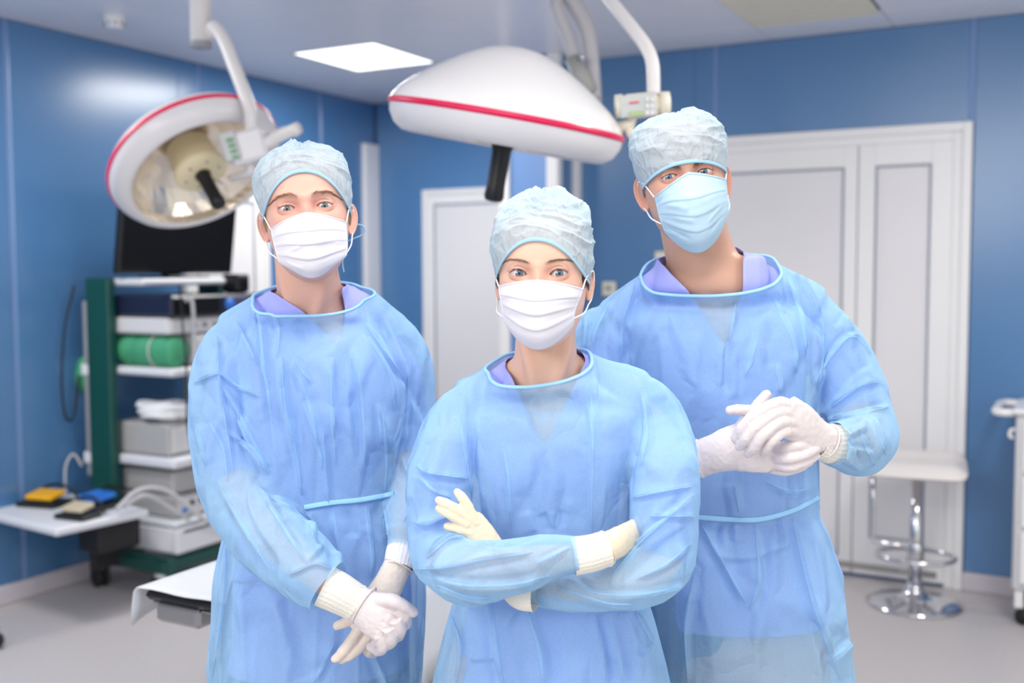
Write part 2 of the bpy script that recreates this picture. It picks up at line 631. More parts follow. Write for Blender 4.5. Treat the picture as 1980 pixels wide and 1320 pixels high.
# ---- left lamp: tipped, opening seen
Y1 = 4.0
c1 = at(378, 312, Y1)
w1 = c1 - np.array([0, 0, CAM_H])
w1 = w1 / np.linalg.norm(w1)
n1 = -(0.90 * (CR * 0.48 - CU * 0.877) - 0.43 * w1)
loc = np.array([*at(388, 40, Y1)[:2], CEIL])
L1 = thing('surgical_lamp', loc, 0, 'white domed operating lamp tipped to show its mirrored bowl, above the black monitor', 'surgical lamp', 'ceiling operating lamps')
lamp_head(L1, c1, n1, 0.326, loc)
pz = at(388, 92, Y1)
mb = MB()
mb.lathe([(0.0, 0.0), (0.09, 0.0), (0.09, -0.03), (0.05, -0.04), (0.04, -0.05), (0.04, pz[2] - CEIL + 0.012), (0.038, pz[2] - CEIL + 0.012)], 24)
mb.build('ceiling_column', M_pole, L1)
mb = MB()
mb.lathe([(0.041, pz[2] - CEIL + 0.02), (0.041, pz[2] - CEIL), (0.03, pz[2] - CEIL - 0.004), (0, pz[2] - CEIL - 0.004)], 24)
mb.build('end_cap', M_grey, L1)
arm = [at(x, y, Y) - loc for x, y, Y in ((404, 66, 4.0), (414, 52, 3.97), (432, 76, 3.92), (452, 126, 3.88), (474, 184, 3.84), (484, 216, 3.82), (487, 262, 3.80))]
tube_obj('arm', M_pole, L1, arm, 0.0245, 16, 40)
bc = at(482, 284, 3.80) - loc
ex, ey, ez = scr(34, -9, 3.8), np.array([0, 0.04, 0]), scr(8, 30, 3.8)
mb = MB()
obox(mb, bc, ex, ey, ez, 0.012)
cbx = mb.build('control_box', M_lamp2, L1)
mb = MB()
obox(mb, at(450, 285, 3.79) - loc, scr(15, -4, 3.8), np.array([0, 0.045, 0]), scr(8, 27, 3.8), 0.006)
kp = mb.build('keypad', M_panel, L1)
mb = MB()
for q in range(4):
    obox(mb, at(444 + q * 4, 270 + q * 11, 3.742) - loc, scr(6, -1.5, 3.8), np.array([0, 0.003, 0]), scr(0.6, 3, 3.8))
mb.build('buttons', mat('green_buttons', rgb(110, 160, 120), 0.4), kp)['kind'] = 'stuff'
tube_obj('side_handle', M_pole, L1, [at(500, 286, 3.8) - loc, at(535, 266, 3.78) - loc, at(578, 247, 3.74) - loc], 0.022, 14, 14)
tube_obj('side_handle', M_pole, L1, [at(512, 272, 3.86) - loc, at(548, 256, 3.84) - loc, at(574, 254, 3.82) - loc], 0.02, 14, 14)
tube_obj('yoke', M_pole, L1, [at(478, 310, 3.83) - loc, at(484, 330, 3.84) - loc, at(470, 338, 3.88) - loc, at(448, 344, 3.95) - loc], 0.015, 12, 18)

# ---- centre lamp: dome seen from its side
Y2 = 3.14
c2 = at(980, 232, Y2)
n2 = 0.985 * (CR * 0.172 + CU * 0.985) - 0.16 * CF
mount = at(1105, -150, 3.7)
loc = np.array([*mount[:2], CEIL])
L2 = thing('surgical_lamp', loc, 0, 'white domed operating lamp seen from its side, hanging above the woman', 'surgical lamp', 'ceiling operating lamps')
lamp_head(L2, c2, n2, 0.345, loc)
mb = MB()
mb.lathe([(0.0, 0.0), (0.10, 0.0), (0.10, -0.03), (0.06, -0.05), (0.05, -0.06), (0.05, -0.22), (0.0, -0.22)], 24)
mb.build('ceiling_column', M_pole, L2)
top = np.array([0.0, 0.0, -0.17])
arm = [top, at(1130, -70, 3.5) - loc, at(1176, -4, 3.3) - loc, at(1224, 56, 3.16) - loc, at(1250, 92, 3.10) - loc, at(1262, 126, 3.08) - loc, at(1264, 184, 3.08) - loc]
tube_obj('arm', M_pole, L2, arm, 0.0195, 16, 44)
mb = MB()
obox(mb, at(1240, 204, 3.08) - loc, scr(40, -4, 3.08), np.array([0, 0.03, 0]), scr(3, 23, 3.08), 0.02)
cbx = mb.build('control_box', M_cream, L2)
mb = MB()
mb.tube([at(1204, 205, 3.08) - loc, at(1190, 206, 3.08) - loc], 0.034, 16)
mb.build('end_cap', M_cream, L2)
mb = MB()
mb.tube([at(1276, 202, 3.08) - loc, at(1294, 201, 3.08) - loc], 0.036, 16)
mb.build('end_cap', M_cream, L2)
mb = MB()
obox(mb, at(1233, 204, 3.047) - loc, scr(34, -3, 3.08), np.array([0, 0.004, 0]), scr(2, 21, 3.08), 0.003)
kp = mb.build('keypad', M_panel, L2)
mb = MB()
obox(mb, at(1231, 219, 3.041) - loc, scr(14, -1, 3.08), np.array([0, 0.003, 0]), scr(0.3, 4.5, 3.08), 0.001)
mb.build('display', M_lcd, kp)
mb = MB()
for q in range(3):
    for w in range(2):
        obox(mb, at(1252 + 9 * w, 192 + q * 13, 3.041) - loc, scr(3, 0, 3.08), np.array([0, 0.002, 0]), scr(0, 4, 3.08), 0.001)
mb.build('buttons', M_lamp2, kp)['kind'] = 'stuff'
mb = MB()
obox(mb, at(1226, 198, 3.041) - loc, scr(9, -0.8, 3.08), np.array([0, 0.0015, 0]), scr(0.1, 1.4, 3.08))
mb.build('printed_line', M_red, kp)
tube_obj('yoke', M_cream, L2, [at(1224, 226, 3.08) - loc, at(1218, 250, 3.08) - loc, at(1224, 264, 3.08) - loc, at(1250, 262, 3.06) - loc, at(1292, 258, 3.05) - loc], 0.0125, 12, 24)
tube_obj('hinge', M_cream, L2, [at(1226, 240, 3.08) - loc, at(1206, 244, 3.09) - loc, at(1188, 252, 3.12) - loc], 0.017, 14, 10)
mb = MB()
obox(mb, at(880, 264, 3.0) - loc, scr(16, 4, 3), np.array([0, 0.02, 0]), scr(-1, 5, 3), 0.004)
mb.build('catch', M_lamp2, L2)

# ---- ceiling pendant behind the centre lamp
M_pend = mat('pendant_grey', rgb(196, 194, 198), 0.4)
M_pendj = mat('pendant_joint', rgb(172, 172, 168), 0.45)
loc = np.array([*at(1085, -40, 4.3)[:2], CEIL])
P3 = thing('ceiling_pendant', loc, 0, 'pair of pale bent ceiling arms with grey joint, behind the centre lamp dome', 'ceiling arm')
mb = MB()
mb.lathe([(0, 0), (0.08, 0), (0.08, -0.04), (0.05, -0.05), (0.05, -0.09), (0, -0.09)], 24)
mb.build('ceiling_column', M_pend, P3)
tube_obj('arm', M_pend, P3, [np.array([0, 0, -0.06]), at(1076, 8, 4.3) - loc, at(1094, 60, 4.3) - loc, at(1112, 120, 4.28) - loc], 0.026, 14, 20)
tube_obj('joint', M_pendj, P3, [at(1106, 112, 4.28) - loc, at(1140, 178, 4.25) - loc], [0.031, 0.036], 14)
tube_obj('arm', M_pend, P3, [at(1080, -34, 4.34) - loc, at(1112, 10, 4.34) - loc, at(1133, 52, 4.34) - loc, at(1142, 110, 4.34) - loc, at(1148, 200, 4.34) - loc], 0.034, 14, 28)
tube_obj('knob', M_chrome, P3, [at(1122, 112, 4.24) - loc, at(1128, 110, 4.2) - loc], 0.012, 12)
tube_obj('drop_arm', M_pend, P3, [at(1148, 190, 4.34) - loc, at(1146, 262, 4.3) - loc], [0.034, 0.03], 14)
# ============================================================ equipment tower, tables, stool, trolley
M_green = mat('dark_green_paint', rgb(10, 74, 68), 0.4)
M_shelf = mat('white_shelf', rgb(226, 228, 234), 0.4, noise=0.02)
M_devw = mat('device_white', rgb(214, 214, 216), 0.45, noise=0.03)
M_devg = mat('device_grey', rgb(176, 176, 176), 0.45, noise=0.04)
M_navy = mat('device_navy', rgb(24, 30, 56), 0.35)
M_blue = mat('bright_blue', rgb(44, 118, 214), 0.4)
M_yel = mat('bright_yellow', rgb(240, 178, 20), 0.4)
M_tan = mat('tan_plastic', rgb(200, 188, 160), 0.5)
M_gcyl = mat('green_cloth', rgb(70, 160, 118), 0.7, noise=0.08, bump=0.3, bscale=20)
M_screen = mat('black_screen', rgb(4, 4, 5), 0.35, spec=0.25)
M_cable = mat('grey_cable', rgb(196, 196, 200), 0.5)
M_cableb = mat('black_cable', rgb(24, 26, 34), 0.5)
M_cloth = mat('white_cloth', rgb(232, 234, 238), 0.9, noise=0.04, bump=0.25, bscale=25)

# tower frame: local x = out from the wall, local y = along the wall, away from the camera
TX, TY = -4.33, 3.60
T0 = rw(TX, TY)


def tl(x, y, z=0.0):
    return rw(TX + x, TY + y, z)


tower = thing('equipment_tower', T0, M_rot, 'dark green equipment tower with white shelves against the left wall', 'equipment cart')
TW, TL = 0.52, 0.80
for y0, x1 in ((0.0, 0.16), (TL - 0.05, 0.16)):
    box_obj('post', M_green, tower, 0.0, x1, y0, y0 + 0.05, 0.16, 1.535, bev=0.008)
box_obj('edge_channel', M_grey, tower, -0.03, -0.002, 0.005, 0.04, 0.55, 1.42, bev=0.004)
for x0 in (0.03, TW - 0.07):
    box_obj('base_beam', M_green, tower, x0, x0 + 0.06, -0.02, TL + 0.02, 0.12, 0.18, bev=0.006)
box_obj('base_beam', M_green, tower, 0.0, TW, 0.0, 0.06, 0.115, 0.19, bev=0.006)


def shelf(z, x0=0.005, x1=TW, y0=0.052, y1=TL - 0.052, t_=0.04):
    return box_obj('shelf', M_shelf, tower, x0, x1, y0, y1, z - t_, z, bev=0.012)


SH = {'a': 1.10, 'b': 0.665, 'c': 0.36}
shelf(1.53, 0.0, 0.34, t_=0.035)
shelf(SH['a'])
shelf(SH['b'], t_=0.05)
shelf(SH['c'], t_=0.03)
dr = box_obj('drawer', M_shelf, tower, 0.03, TW + 0.005, 0.055, TL - 0.055, 0.2, 0.325, bev=0.01)
box_obj('drawer_gap', M_dark, dr, TW + 0.002, TW + 0.007, 0.10, TL - 0.10, 0.30, 0.312)
for z in (1.08, 0.64):
    box_obj('shelf_bracket', M_shelf, tower, -0.05, -0.002, 0.0, 0.05, z - 0.03, z + 0.03, bev=0.008)
for (x, y) in ((0.05, 0.0), (TW - 0.05, 0.0), (0.05, TL), (TW - 0.05, TL)):
    mb = MB()
    Mx = axis_matrix((x, y, 0.055), (0.3, 1, 0))
    for o in (-0.018, 0.018):
        mb.lathe([(0, o - 0.012), (0.05, o - 0.012), (0.055, o - 0.006), (0.055, o + 0.006), (0.05, o + 0.012), (0, o + 0.012)], 20, Mx)
    cs = mb.build('caster', M_dark, tower)
    mb = MB()
    mb.lathe([(0.014, 0.05), (0.03, 0.085), (0.028, 0.12), (0, 0.12)], 16, axis_matrix((x, y, 0.0), (0, 0, 1)))
    mb.build('caster_fork', M_chrome if x < 0.1 else M_devw, cs)
mb = MB()
mb.box(TW - 0.085, TW - 0.02, -0.05, 0.0, 0.03, 0.05, 0.006)
mb.build('brake_pedal', mat('red_pedal', rgb(214, 50, 46), 0.4), tower)


def device(name, x0, x1, y0, y1, z0, h, m, label, cat, bev=0.012, group=None):
    c = tl((x0 + x1) / 2, (y0 + y1) / 2, z0)
    t_ = thing(name, c, M_rot, label, cat, group)
    hx, hy = (x1 - x0) / 2, (y1 - y0) / 2
    box_obj('housing', m, t_, -hx, hx, -hy, hy, 0.004, h, bev=bev)
    mb = MB()
    for sx in (-1, 1):
        for sy in (-1, 1):
            mb.box(sx * (hx - 0.03) - 0.01, sx * (hx - 0.03) + 0.01, sy * (hy - 0.03) - 0.01, sy * (hy - 0.03) + 0.01, 0, 0.005)
    mb.build('feet', M_dark, t_)['kind'] = 'stuff'
    return t_, hx, hy


def front(t_, hx, m, y0, y1, z0, z1, name='front_plate', d=0.006, bev=0.003):
    return box_obj(name, m, t_, hx - 0.002, hx + d, y0, y1, z0, z1, bev=bev)


# shelf a: white unit, white unit on it, dark unit on top
d, hx, hy = device('insufflator', 0.06, TW - 0.02, 0.22, TL - 0.07, SH['a'], 0.155, M_devw, 'white box device with small black window, lower of the two on the upper shelf', 'medical device')
front(d, hx, M_lamp2, -hy + 0.02, hy - 0.02, 0.015, 0.14)
front(d, hx, M_screen, -0.14, -0.06, 0.085, 0.115, 'display', 0.009)
mb = MB()
for k in range(3):
    mb = MB()
    mb.tube([(hx, 0.02 + 0.06 * k, 0.05), (hx + 0.02, 0.02 + 0.06 * k, 0.05)], 0.014, 14)
    mb.build('knob', M_grey, d)
d, hx, hy = device('light_source', 0.04, TW - 0.03, 0.06, TL - 0.09, SH['a'] + 0.157, 0.085, M_devw, 'slim white box device lying under the dark blue device on the upper shelf', 'medical device')
front(d, hx, M_lamp2, -hy + 0.02, hy - 0.02, 0.012, 0.075)
front(d, hx, M_blue, 0.12, 0.26, 0.015, 0.022, 'stripe', 0.009)
mb = MB()
for k in range(4):
    mb = MB()
    mb.tube([(hx, -0.16 + 0.07 * k, 0.045), (hx + 0.018, -0.16 + 0.07 * k, 0.045)], 0.012, 12)
    mb.build('knob', M_grey, d)
d, hx, hy = device('camera_processor', 0.02, TW, 0.06, TL - 0.06, SH['a'] + 0.244, 0.105, M_navy, 'dark navy box device with blue ring and yellow mark, topmost on the upper shelf', 'medical device')
front(d, hx, M_screen, -hy + 0.01, -0.02, 0.012, 0.095)
front(d, hx, mat('slate_panel', rgb(70, 74, 104), 0.4), 0.02, 0.20, 0.02, 0.09, 'display', 0.008)
front(d, hx, M_yel, 0.205, 0.235, 0.03, 0.075, 'yellow_mark', 0.008)
mb = MB()
mb.tube([(hx, 0.045, 0.055), (hx + 0.012, 0.045, 0.055)], 0.03, 18)
mb.build('ring', M_blue, d)
mb = MB()
mb.tube([(-hx * 0.85, -hy - 0.002, 0.06), (-hx * 0.85, -hy - 0.02, 0.06)], 0.02, 14)
mb.build('plug', M_blue, d)

# rolled green bundle hanging off the near end of shelf a
c = tl(0.31, 0.130, SH['a'] + 0.079)
g = thing('green_bundle', c, M_rot, 'rolled green cloth bundle at the near end of the upper shelf', 'cloth bundle')
mb = MB()
ys = np.linspace(-0.22, 0.19, 24)
v, f = [], []
rn = random.Random(4)
for i, q in enumerate(ys):
    for k in range(28):
        an = 2 * math.pi * k / 28
        r = 0.075 * (1 + 0.05 * math.sin(3 * an + 5 * q) + 0.05 * math.sin(q * 60 + an)) * (0.75 if i in (0, 23) else 1)
        v.append((q, r * math.cos(an) * 0.92, r * math.sin(an)))
for i in range(23):
    for k in range(28):
        f.append((i * 28 + k, i * 28 + (k + 1) % 28, i * 28 + 28 + (k + 1) % 28, i * 28 + 28 + k))
f += [tuple(range(27, -1, -1)), tuple(23 * 28 + k for k in range(28))]
mb.add(v, f, True)
mb.build('roll', M_gcyl, g)
tube_obj('tie_band', M_cable, g, [(0.05, 0.072 * math.cos(a_), 0.079 * math.sin(a_)) for a_ in np.linspace(0, 2 * math.pi, 24, endpoint=False)], 0.005, 6, closed=True)

# monitor on top, facing out from the wall and tipped forward
c = tl(0.20, 0.405, 1.531)
mo = thing('monitor', c, M_rot, 'large black flat monitor on top of the green tower', 'monitor')
box_obj('base', M_black, mo, -0.12, 0.10, -0.14, 0.14, 0.0, 0.012, bev=0.004)
box_obj('neck', M_black, mo, -0.06, -0.02, -0.05, 0.05, 0.008, 0.2, bev=0.006)
mb = MB()
obox(mb, np.array([0.03, 0.0, 0.255]), np.array([0.022, 0, -0.003]), np.array([0, 0.39, 0]), np.array([0.032, 0, 0.23]), 0.008)
mb.build('screen_housing', M_black, mo)
mb = MB()
obox(mb, np.array([0.0525, 0.0, 0.252]), np.array([0.002, 0, -0.0003]), np.array([0, 0.375, 0]), np.array([0.030, 0, 0.215]))
mb.build('screen', M_screen, mo)
d, hx, hy = device('video_box', 0.3, 0.42, 0.62, 0.72, SH['a'] + 0.35, 0.10, M_black, 'small black box standing on the navy device near the far green post', 'medical device')
front(d, hx, M_screen, -0.03, 0.03, 0.02, 0.08)

# shelf b
d, hx, hy = device('irrigation_pump', 0.10, TW - 0.06, 0.08, 0.36, SH['b'], 0.16, M_devg, 'grey device with a white cloth coil on it, on the middle shelf', 'medical device')
front(d, hx, M_devw, -0.12, 0.1, 0.02, 0.14)
d2, hx2, hy2 = device('control_unit', 0.08, TW - 0.02, 0.40, 0.72, SH['b'], 0.2, M_devg, 'grey device with a dark screen at the far end of the middle shelf', 'medical device')
front(d2, hx2, M_navy, -0.10, 0.12, 0.06, 0.15, 'display')
front(d2, hx2, M_devw, -0.14, 0.14, 0.01, 0.045)
for (x, y, z, n_, s_, lab) in ((0.34, 0.17, 0.165, 5, 1.0, 'white coil of soft tubing heaped on the grey device of the middle shelf'),
                               (0.38, 0.52, 0.205, 4, 0.9, 'grey crumpled coil of tubing on the device with the dark screen')):
    c = tl(x, y, SH['b'] + z + 0.012)
    co = thing('tubing_coil', c, M_rot, lab, 'tubing', 'tubing coils on the middle shelf')
    pts = []
    rn = random.Random(n_)
    for q in range(n_ * 14):
        an = 2 * math.pi * q / 14
        r = s_ * (0.10 + 0.02 * math.sin(q * 0.7))
        pts.append((r * math.cos(an) * 1.1, r * math.sin(an) * 0.9, 0.012 + 0.012 * q / 14 + 0.006 * math.sin(q * 1.3)))
    tube_obj('coil', M_cloth if n_ == 5 else M_cable, co, pts, 0.016 if n_ == 5 else 0.012, 8)
c = tl(0.20, 0.665, SH['b'] + 0.201)
bt = thing('tan_bottle', c, M_rot, 'tan plastic canister standing behind the coils on the middle shelf', 'canister')
mb = MB()
mb.lathe([(0, 0), (0.045, 0), (0.05, 0.01), (0.05, 0.12), (0.03, 0.15), (0.02, 0.155), (0, 0.155)], 24)
mb.build('body', M_tan, bt)
mb = MB()
mb.lathe([(0, 0.152), (0.024, 0.152), (0.024, 0.175), (0, 0.177)], 20)
mb.build('cap', M_devw, bt)

# shelf c : two stacked grey devices
d, hx, hy = device('electrosurgical_unit', 0.10, TW - 0.04, 0.10, TL - 0.07, SH['c'], 0.11, M_devg, 'grey device with blue marks at the bottom of the tower, on the lowest shelf', 'medical device')
front(d, hx, M_devw, -hy + 0.01, 0.0, 0.01, 0.1)
front(d, hx, M_blue, -hy + 0.03, -hy + 0.07, 0.03, 0.05, 'blue_socket', 0.012)
front(d, hx, M_lamp2, 0.03, hy - 0.02, 0.04, 0.1)
front(d, hx, M_blue, 0.03, hy - 0.03, 0.015, 0.03, 'stripe', 0.008)
mb = MB()
for k in range(4):
    mb = MB()
    mb.tube([(hx, -0.22 + 0.06 * k, 0.07), (hx + 0.015, -0.22 + 0.06 * k, 0.07)], 0.012, 12)
    mb.build('socket', M_dark, d)
d, hx, hy = device('recorder', 0.10, TW - 0.06, 0.10, TL - 0.10, SH['c'] + 0.113, 0.115, M_devg, 'plain grey box device stacked under the middle shelf', 'medical device')
front(d, hx, M_grey, -0.02, hy - 0.02, 0.02, 0.1)
front(d, hx, M_screen, 0.0, 0.12, 0.06, 0.09, 'display', 0.009)

# pedal tray at the near end
TRZ = 0.46
tr0 = tl(0.20, -0.27, 0)
tray = thing('pedal_shelf', tr0, M_rot - 0.12, 'low white shelf holding foot pedals at the near end of the green tower', 'shelf')
box_obj('board', M_shelf, tray, -0.335, 0.30, -0.27, 0.20, TRZ - 0.035, TRZ, bev=0.008)
box_obj('bracket', M_dark, tray, 0.0, 0.17, 0.02, 0.245, TRZ - 0.20, TRZ - 0.036, bev=0.01)
box_obj('strut', M_dark, tray, -0.04, 0.0, 0.10, 0.24, 0.14, TRZ - 0.036, bev=0.006)


def pedal(x, y, rz, m, label, scale=1.0):
    p = tr0 + np.array([0, 0, TRZ])
    c = p + (rw(x, y) @ np.eye(3))
    t_ = thing('foot_pedal', c, M_rot + rz, label, 'foot pedal', 'foot pedals on the low white shelf')
    s_ = scale
    box_obj('base', M_black, t_, -0.11 * s_, 0.11 * s_, -0.08 * s_, 0.08 * s_, 0.0, 0.022, bev=0.008)
    mb = MB()
    obox(mb, np.array([0.0, 0.0, 0.048]), np.array([0.075 * s_, 0, 0]), np.array([0, 0.055 * s_, 0.008]), np.array([0, -0.002, 0.013]), 0.008)
    mb.build('treadle', m, t_)
    pts = [(0.11 * s_ * math.cos(a_), 0.085 * s_, 0.012 + 0.07 * math.sin(a_)) for a_ in np.linspace(0, math.pi, 14)]
    tube_obj('guard_bar', M_black, t_, pts, 0.007, 8)


pedal(-0.19, 0.0, 0.2, M_yel, 'black foot pedal with a yellow treadle on the low white shelf')
pedal(0.06, 0.09, -0.1, M_blue, 'black foot pedal with a blue treadle on the low white shelf')
pedal(0.17, -0.11, 0.1, M_tan, 'black foot pedal with a tan treadle on the low white shelf', 0.8)

# cables
def cable(pts, r, m, label, name='cable', n=48):
    o = tube_obj(name, m, None, pts, r, 8, n)
    return tag(o, label, 'cable')


cable([tl(0.53, 0.14, 1.42), tl(0.545, 0.16, 1.44), tl(0.55, 0.17, 1.38), tl(0.54, 0.18, 1.25), tl(0.545, 0.17, 1.12)], 0.009, M_cable,
      'pale cable curving down the front of the dark navy device')
cable([tl(0.535, 0.10, 1.50), tl(0.54, 0.11, 1.3), tl(0.55, 0.12, 1.05), tl(0.54, 0.13, 0.8), tl(0.55, 0.2, 0.6), tl(0.56, 0.42, 0.52), tl(0.57, 0.7, 0.5)], 0.005, M_cableb,
      'thin black cable running down past the shelves of the tower')
cable([tl(-0.06, -0.01, 1.50), tl(-0.075, -0.06, 1.30), tl(-0.075, -0.09, 1.05), tl(-0.07, -0.08, 0.86), tl(-0.07, -0.03, 0.85), tl(-0.06, 0.0, 1.05)], 0.006, M_cableb,
      'dark cable loop hanging on the wall side of the tower')
cable([tl(0.5, -0.28, 0.49), tl(0.52, -0.16, 0.56), tl(0.54, 0.0, 0.52), tl(0.6, 0.2, 0.34), tl(0.6, 0.45, 0.27), tl(0.6, 0.72, 0.36)], 0.011, M_cable,
      'thick grey cable sagging across the white drawer of the tower')
cable([tl(0.48, -0.22, 0.49), tl(0.5, -0.10, 0.52), tl(0.55, 0.02, 0.43), tl(0.56, 0.10, 0.37)], 0.011, M_cable,
      'short grey cable looping from the pedal shelf to the tower')
cable([tl(-0.06, -0.10, 0.47), tl(-0.08, -0.08, 0.60), tl(-0.07, -0.04, 0.66), tl(-0.04, -0.015, 0.60)], 0.006, M_cable,
      'thin grey cable rising behind the yellow pedal')
# green mask bag on the wall side of the tower
c = tl(-0.09, 0.06, 1.05)
g = thing('green_bag', c, M_rot, 'small green bag hanging on the wall side of the tower', 'bag')
mb = MB()
mb.lathe([(0, -0.09), (0.03, -0.085), (0.048, -0.04), (0.045, 0.02), (0.03, 0.07), (0.012, 0.09), (0, 0.09)], 18)
mb.build('pouch', M_gcyl, g)
tube_obj('strap', M_cableb, g, [(0, 0, 0.08), (0.02, 0.0, 0.16), (0.05, 0.02, 0.2)], 0.005, 8, 10)

# ---- operating table: its near end shows behind the left man
OT = at(262, 1135, 2.52)
OT0 = np.array([OT[0], OT[1], 0.0])
u2 = np.array([math.sin(0.46), math.cos(0.46), 0])
ta = -0.50
table = thing('operating_table', OT0, ta, 'operating table end under a white sheet, behind the man on the viewer\'s left side', 'operating table')
table['label'] = 'operating table with black pad and steel rail box, under a white sheet'
TZ = at(262, 1135, 2.52)[2]
wT, lT = 0.56, 1.9
box_obj('pad', M_black, table, 0.012, wT, 0.01, lT, TZ - 0.032, TZ - 0.006, bev=0.012)
box_obj('frame', M_steel, table, 0.02, wT - 0.02, 0.03, lT - 0.02, TZ - 0.05, TZ - 0.033, bev=0.006)
box_obj('head_box', M_steel, table, 0.045, 0.19, 0.015, 0.12, TZ - 0.082, TZ - 0.034, bev=0.01)
box_obj('column', M_steel, table, 0.15, 0.41, 0.75, 1.15, 0.14, TZ - 0.05, bev=0.03)
box_obj('foot', M_devg, table, 0.06, 0.50, 0.35, 1.55, 0.0, 0.14, bev=0.04)
# the sheet lies on the pad and hangs over its sides
sh = MB()
nx, ny = 60, 70
sec = []
dropL, dropR = 0.10, 0.26
prof = [(-0.012, -dropL), (-0.012, -0.05), (-0.008, -0.012), (0.004, 0.001), (0.06, 0.003)]
prof += [(x, 0.002 + 0.002 * math.sin(x * 31)) for x in np.linspace(0.1, wT - 0.06, 14)]
prof += [(wT - 0.01, 0.001), (wT + 0.006, -0.012), (wT + 0.014, -0.06), (wT + 0.02, -0.12), (wT + 0.03, -0.19), (wT + 0.034, -dropR)]
ysh = np.linspace(0.0, lT, ny)
v = []
for j, y in enumerate(ysh):
    for i, (x, z) in enumerate(prof):
        hang = max(0.0, -z - 0.02)
        w_ = math.sin(y * 21 + 1.3) * 0.10 * hang + 0.03 * hang * math.sin(y * 47)
        z2 = z
        if i == 0:
            z2 = z + 0.09 * min(1.0, y / 0.25) if y < 0.25 else z + 0.09
        v.append((x + w_ * (-1 if x < 0.1 else 1), y, TZ + z2))
npf = len(prof)
sh.add(v, [(j * npf + i, j * npf + i + 1, (j + 1) * npf + i + 1, (j + 1) * npf + i) for j in range(ny - 1) for i in range(npf - 1)], True)
so = sh.build('table_sheet', M_cloth, None, OT0, ta)
md = so.modifiers.new('thickness', 'SOLIDIFY')
md.thickness = 0.0015
tag(so, 'white disposable sheet draped over the operating table', 'sheet')

# ---- bar stool
S0 = at(1768, 1172, 4.86)
S0 = np.array([S0[0], S0[1], 0])
st = thing('bar_stool', S0, M_rot + 0.12, 'cream padded bar stool on a chrome disc foot in front of the white double door', 'stool')
mb = MB()
mb.lathe([(0, 0.0), (0.205, 0.0), (0.212, 0.004), (0.212, 0.010), (0.19, 0.018), (0.11, 0.032), (0.06, 0.05), (0.04, 0.075), (0.032, 0.11), (0.0, 0.11)], 48)
mb.build('disc_foot', M_chrome, st)
mb = MB()
mb.lathe([(0, 0.1), (0.03, 0.1), (0.03, 0.42), (0.024, 0.425), (0.024, 0.62), (0, 0.62)], 24)
mb.build('gas_column', M_chrome, st)
ZF = 0.235
ring = [(0.17 * math.cos(a_), -0.02 + 0.14 * math.sin(a_), ZF) for a_ in np.linspace(0, 2 * math.pi, 40, endpoint=False)]
tube_obj('footrest_ring', M_chrome, st, ring, 0.011, 10, closed=True)
lp = [(-0.19, -0.02, 0.60), (-0.19, -0.02, 0.45), (-0.19, -0.02, 0.30), (-0.18, -0.02, 0.285), (-0.1, -0.02, 0.28), (0.0, -0.02, 0.275)]
tube_obj('footrest_bar', M_chrome, st, lp, 0.010, 10)
mb = MB()
mb.lathe([(0.034, 0.20), (0.038, 0.205), (0.038, 0.29), (0.034, 0.295), (0.03, 0.295), (0.03, 0.2)], 20)
mb.build('collar', M_chrome, st)
M_seat = mat('cream_leather', rgb(232, 226, 222), 0.45, bump=0.08, bscale=80)
nx, ny = 20, 14
v, f = [], []
for side in (0, 1):
    for j in range(ny + 1):
        for i in range(nx + 1):
            x = -0.215 + 0.43 * i / nx
            y = -0.17 + 0.34 * j / ny
            ex = 1 - max(0, abs(x) / 0.215 - 0.85) / 0.15 * 0.5
            lift = 0.05 * max(0, (y - 0.02) / 0.15) ** 2 - 0.02 * max(0, (-y - 0.1) / 0.07) ** 2
            th = 0.035 * (1 - max(abs(x) / 0.215, abs(y) / 0.17) ** 8)
            rx = x * (1 - 0.07 * (abs(y) / 0.17) ** 4)
            v.append((rx, y * (1 - 0.07 * (abs(x) / 0.215) ** 4), 0.645 + lift + (th if side else -th)))
N1 = (nx + 1) * (ny + 1)
for j in range(ny):
    for i in range(nx):
        a_ = j * (nx + 1) + i
        f.append((a_, a_ + 1, a_ + nx + 2, a_ + nx + 1))
        f.append((N1 + a_, N1 + a_ + nx + 1, N1 + a_ + nx + 2, N1 + a_ + 1))
mb = MB()
mb.add(v, f, True)
mb.build('seat', M_seat, st)

# ---- white trolley at the right edge of the picture
T1 = at(1968, 1205, 4.55)
T1 = np.array([T1[0], T1[1], 0])
tro = thing('instrument_trolley', T1, M_rot, 'white medical trolley with a looped push handle, cut off by the picture edge', 'trolley')
box_obj('body', M_devw, tro, -0.03, 0.50, 0.0, 0.42, 0.155, 0.93, bev=0.012)
for z0, z1 in ((0.19, 0.42), (0.44, 0.66), (0.68, 0.90)):
    dd = box_obj('drawer', M_white, tro, 0.0, 0.47, -0.016, 0.0, z0, z1, bev=0.006)
    box_obj('drawer_pull', M_grey, dd, 0.14, 0.33, -0.028, -0.014, z1 - 0.05, z1 - 0.035, bev=0.004)
box_obj('top', M_white, tro, -0.045, 0.515, -0.02, 0.44, 0.93, 0.955, bev=0.01)
hp = [(-0.04, 0.03, 0.935), (-0.09, 0.02, 0.935), (-0.115, 0.06, 0.935), (-0.115, 0.2, 0.935), (-0.115, 0.35, 0.935), (-0.09, 0.40, 0.935), (-0.04, 0.39, 0.935)]
tube_obj('push_handle', M_white, tro, hp, 0.017, 12, 40)
tube_obj('hook', M_white, tro, [(-0.03, 0.05, 0.86), (-0.05, 0.05, 0.855), (-0.055, 0.05, 0.83), (-0.04, 0.05, 0.82)], 0.008, 10, 12)
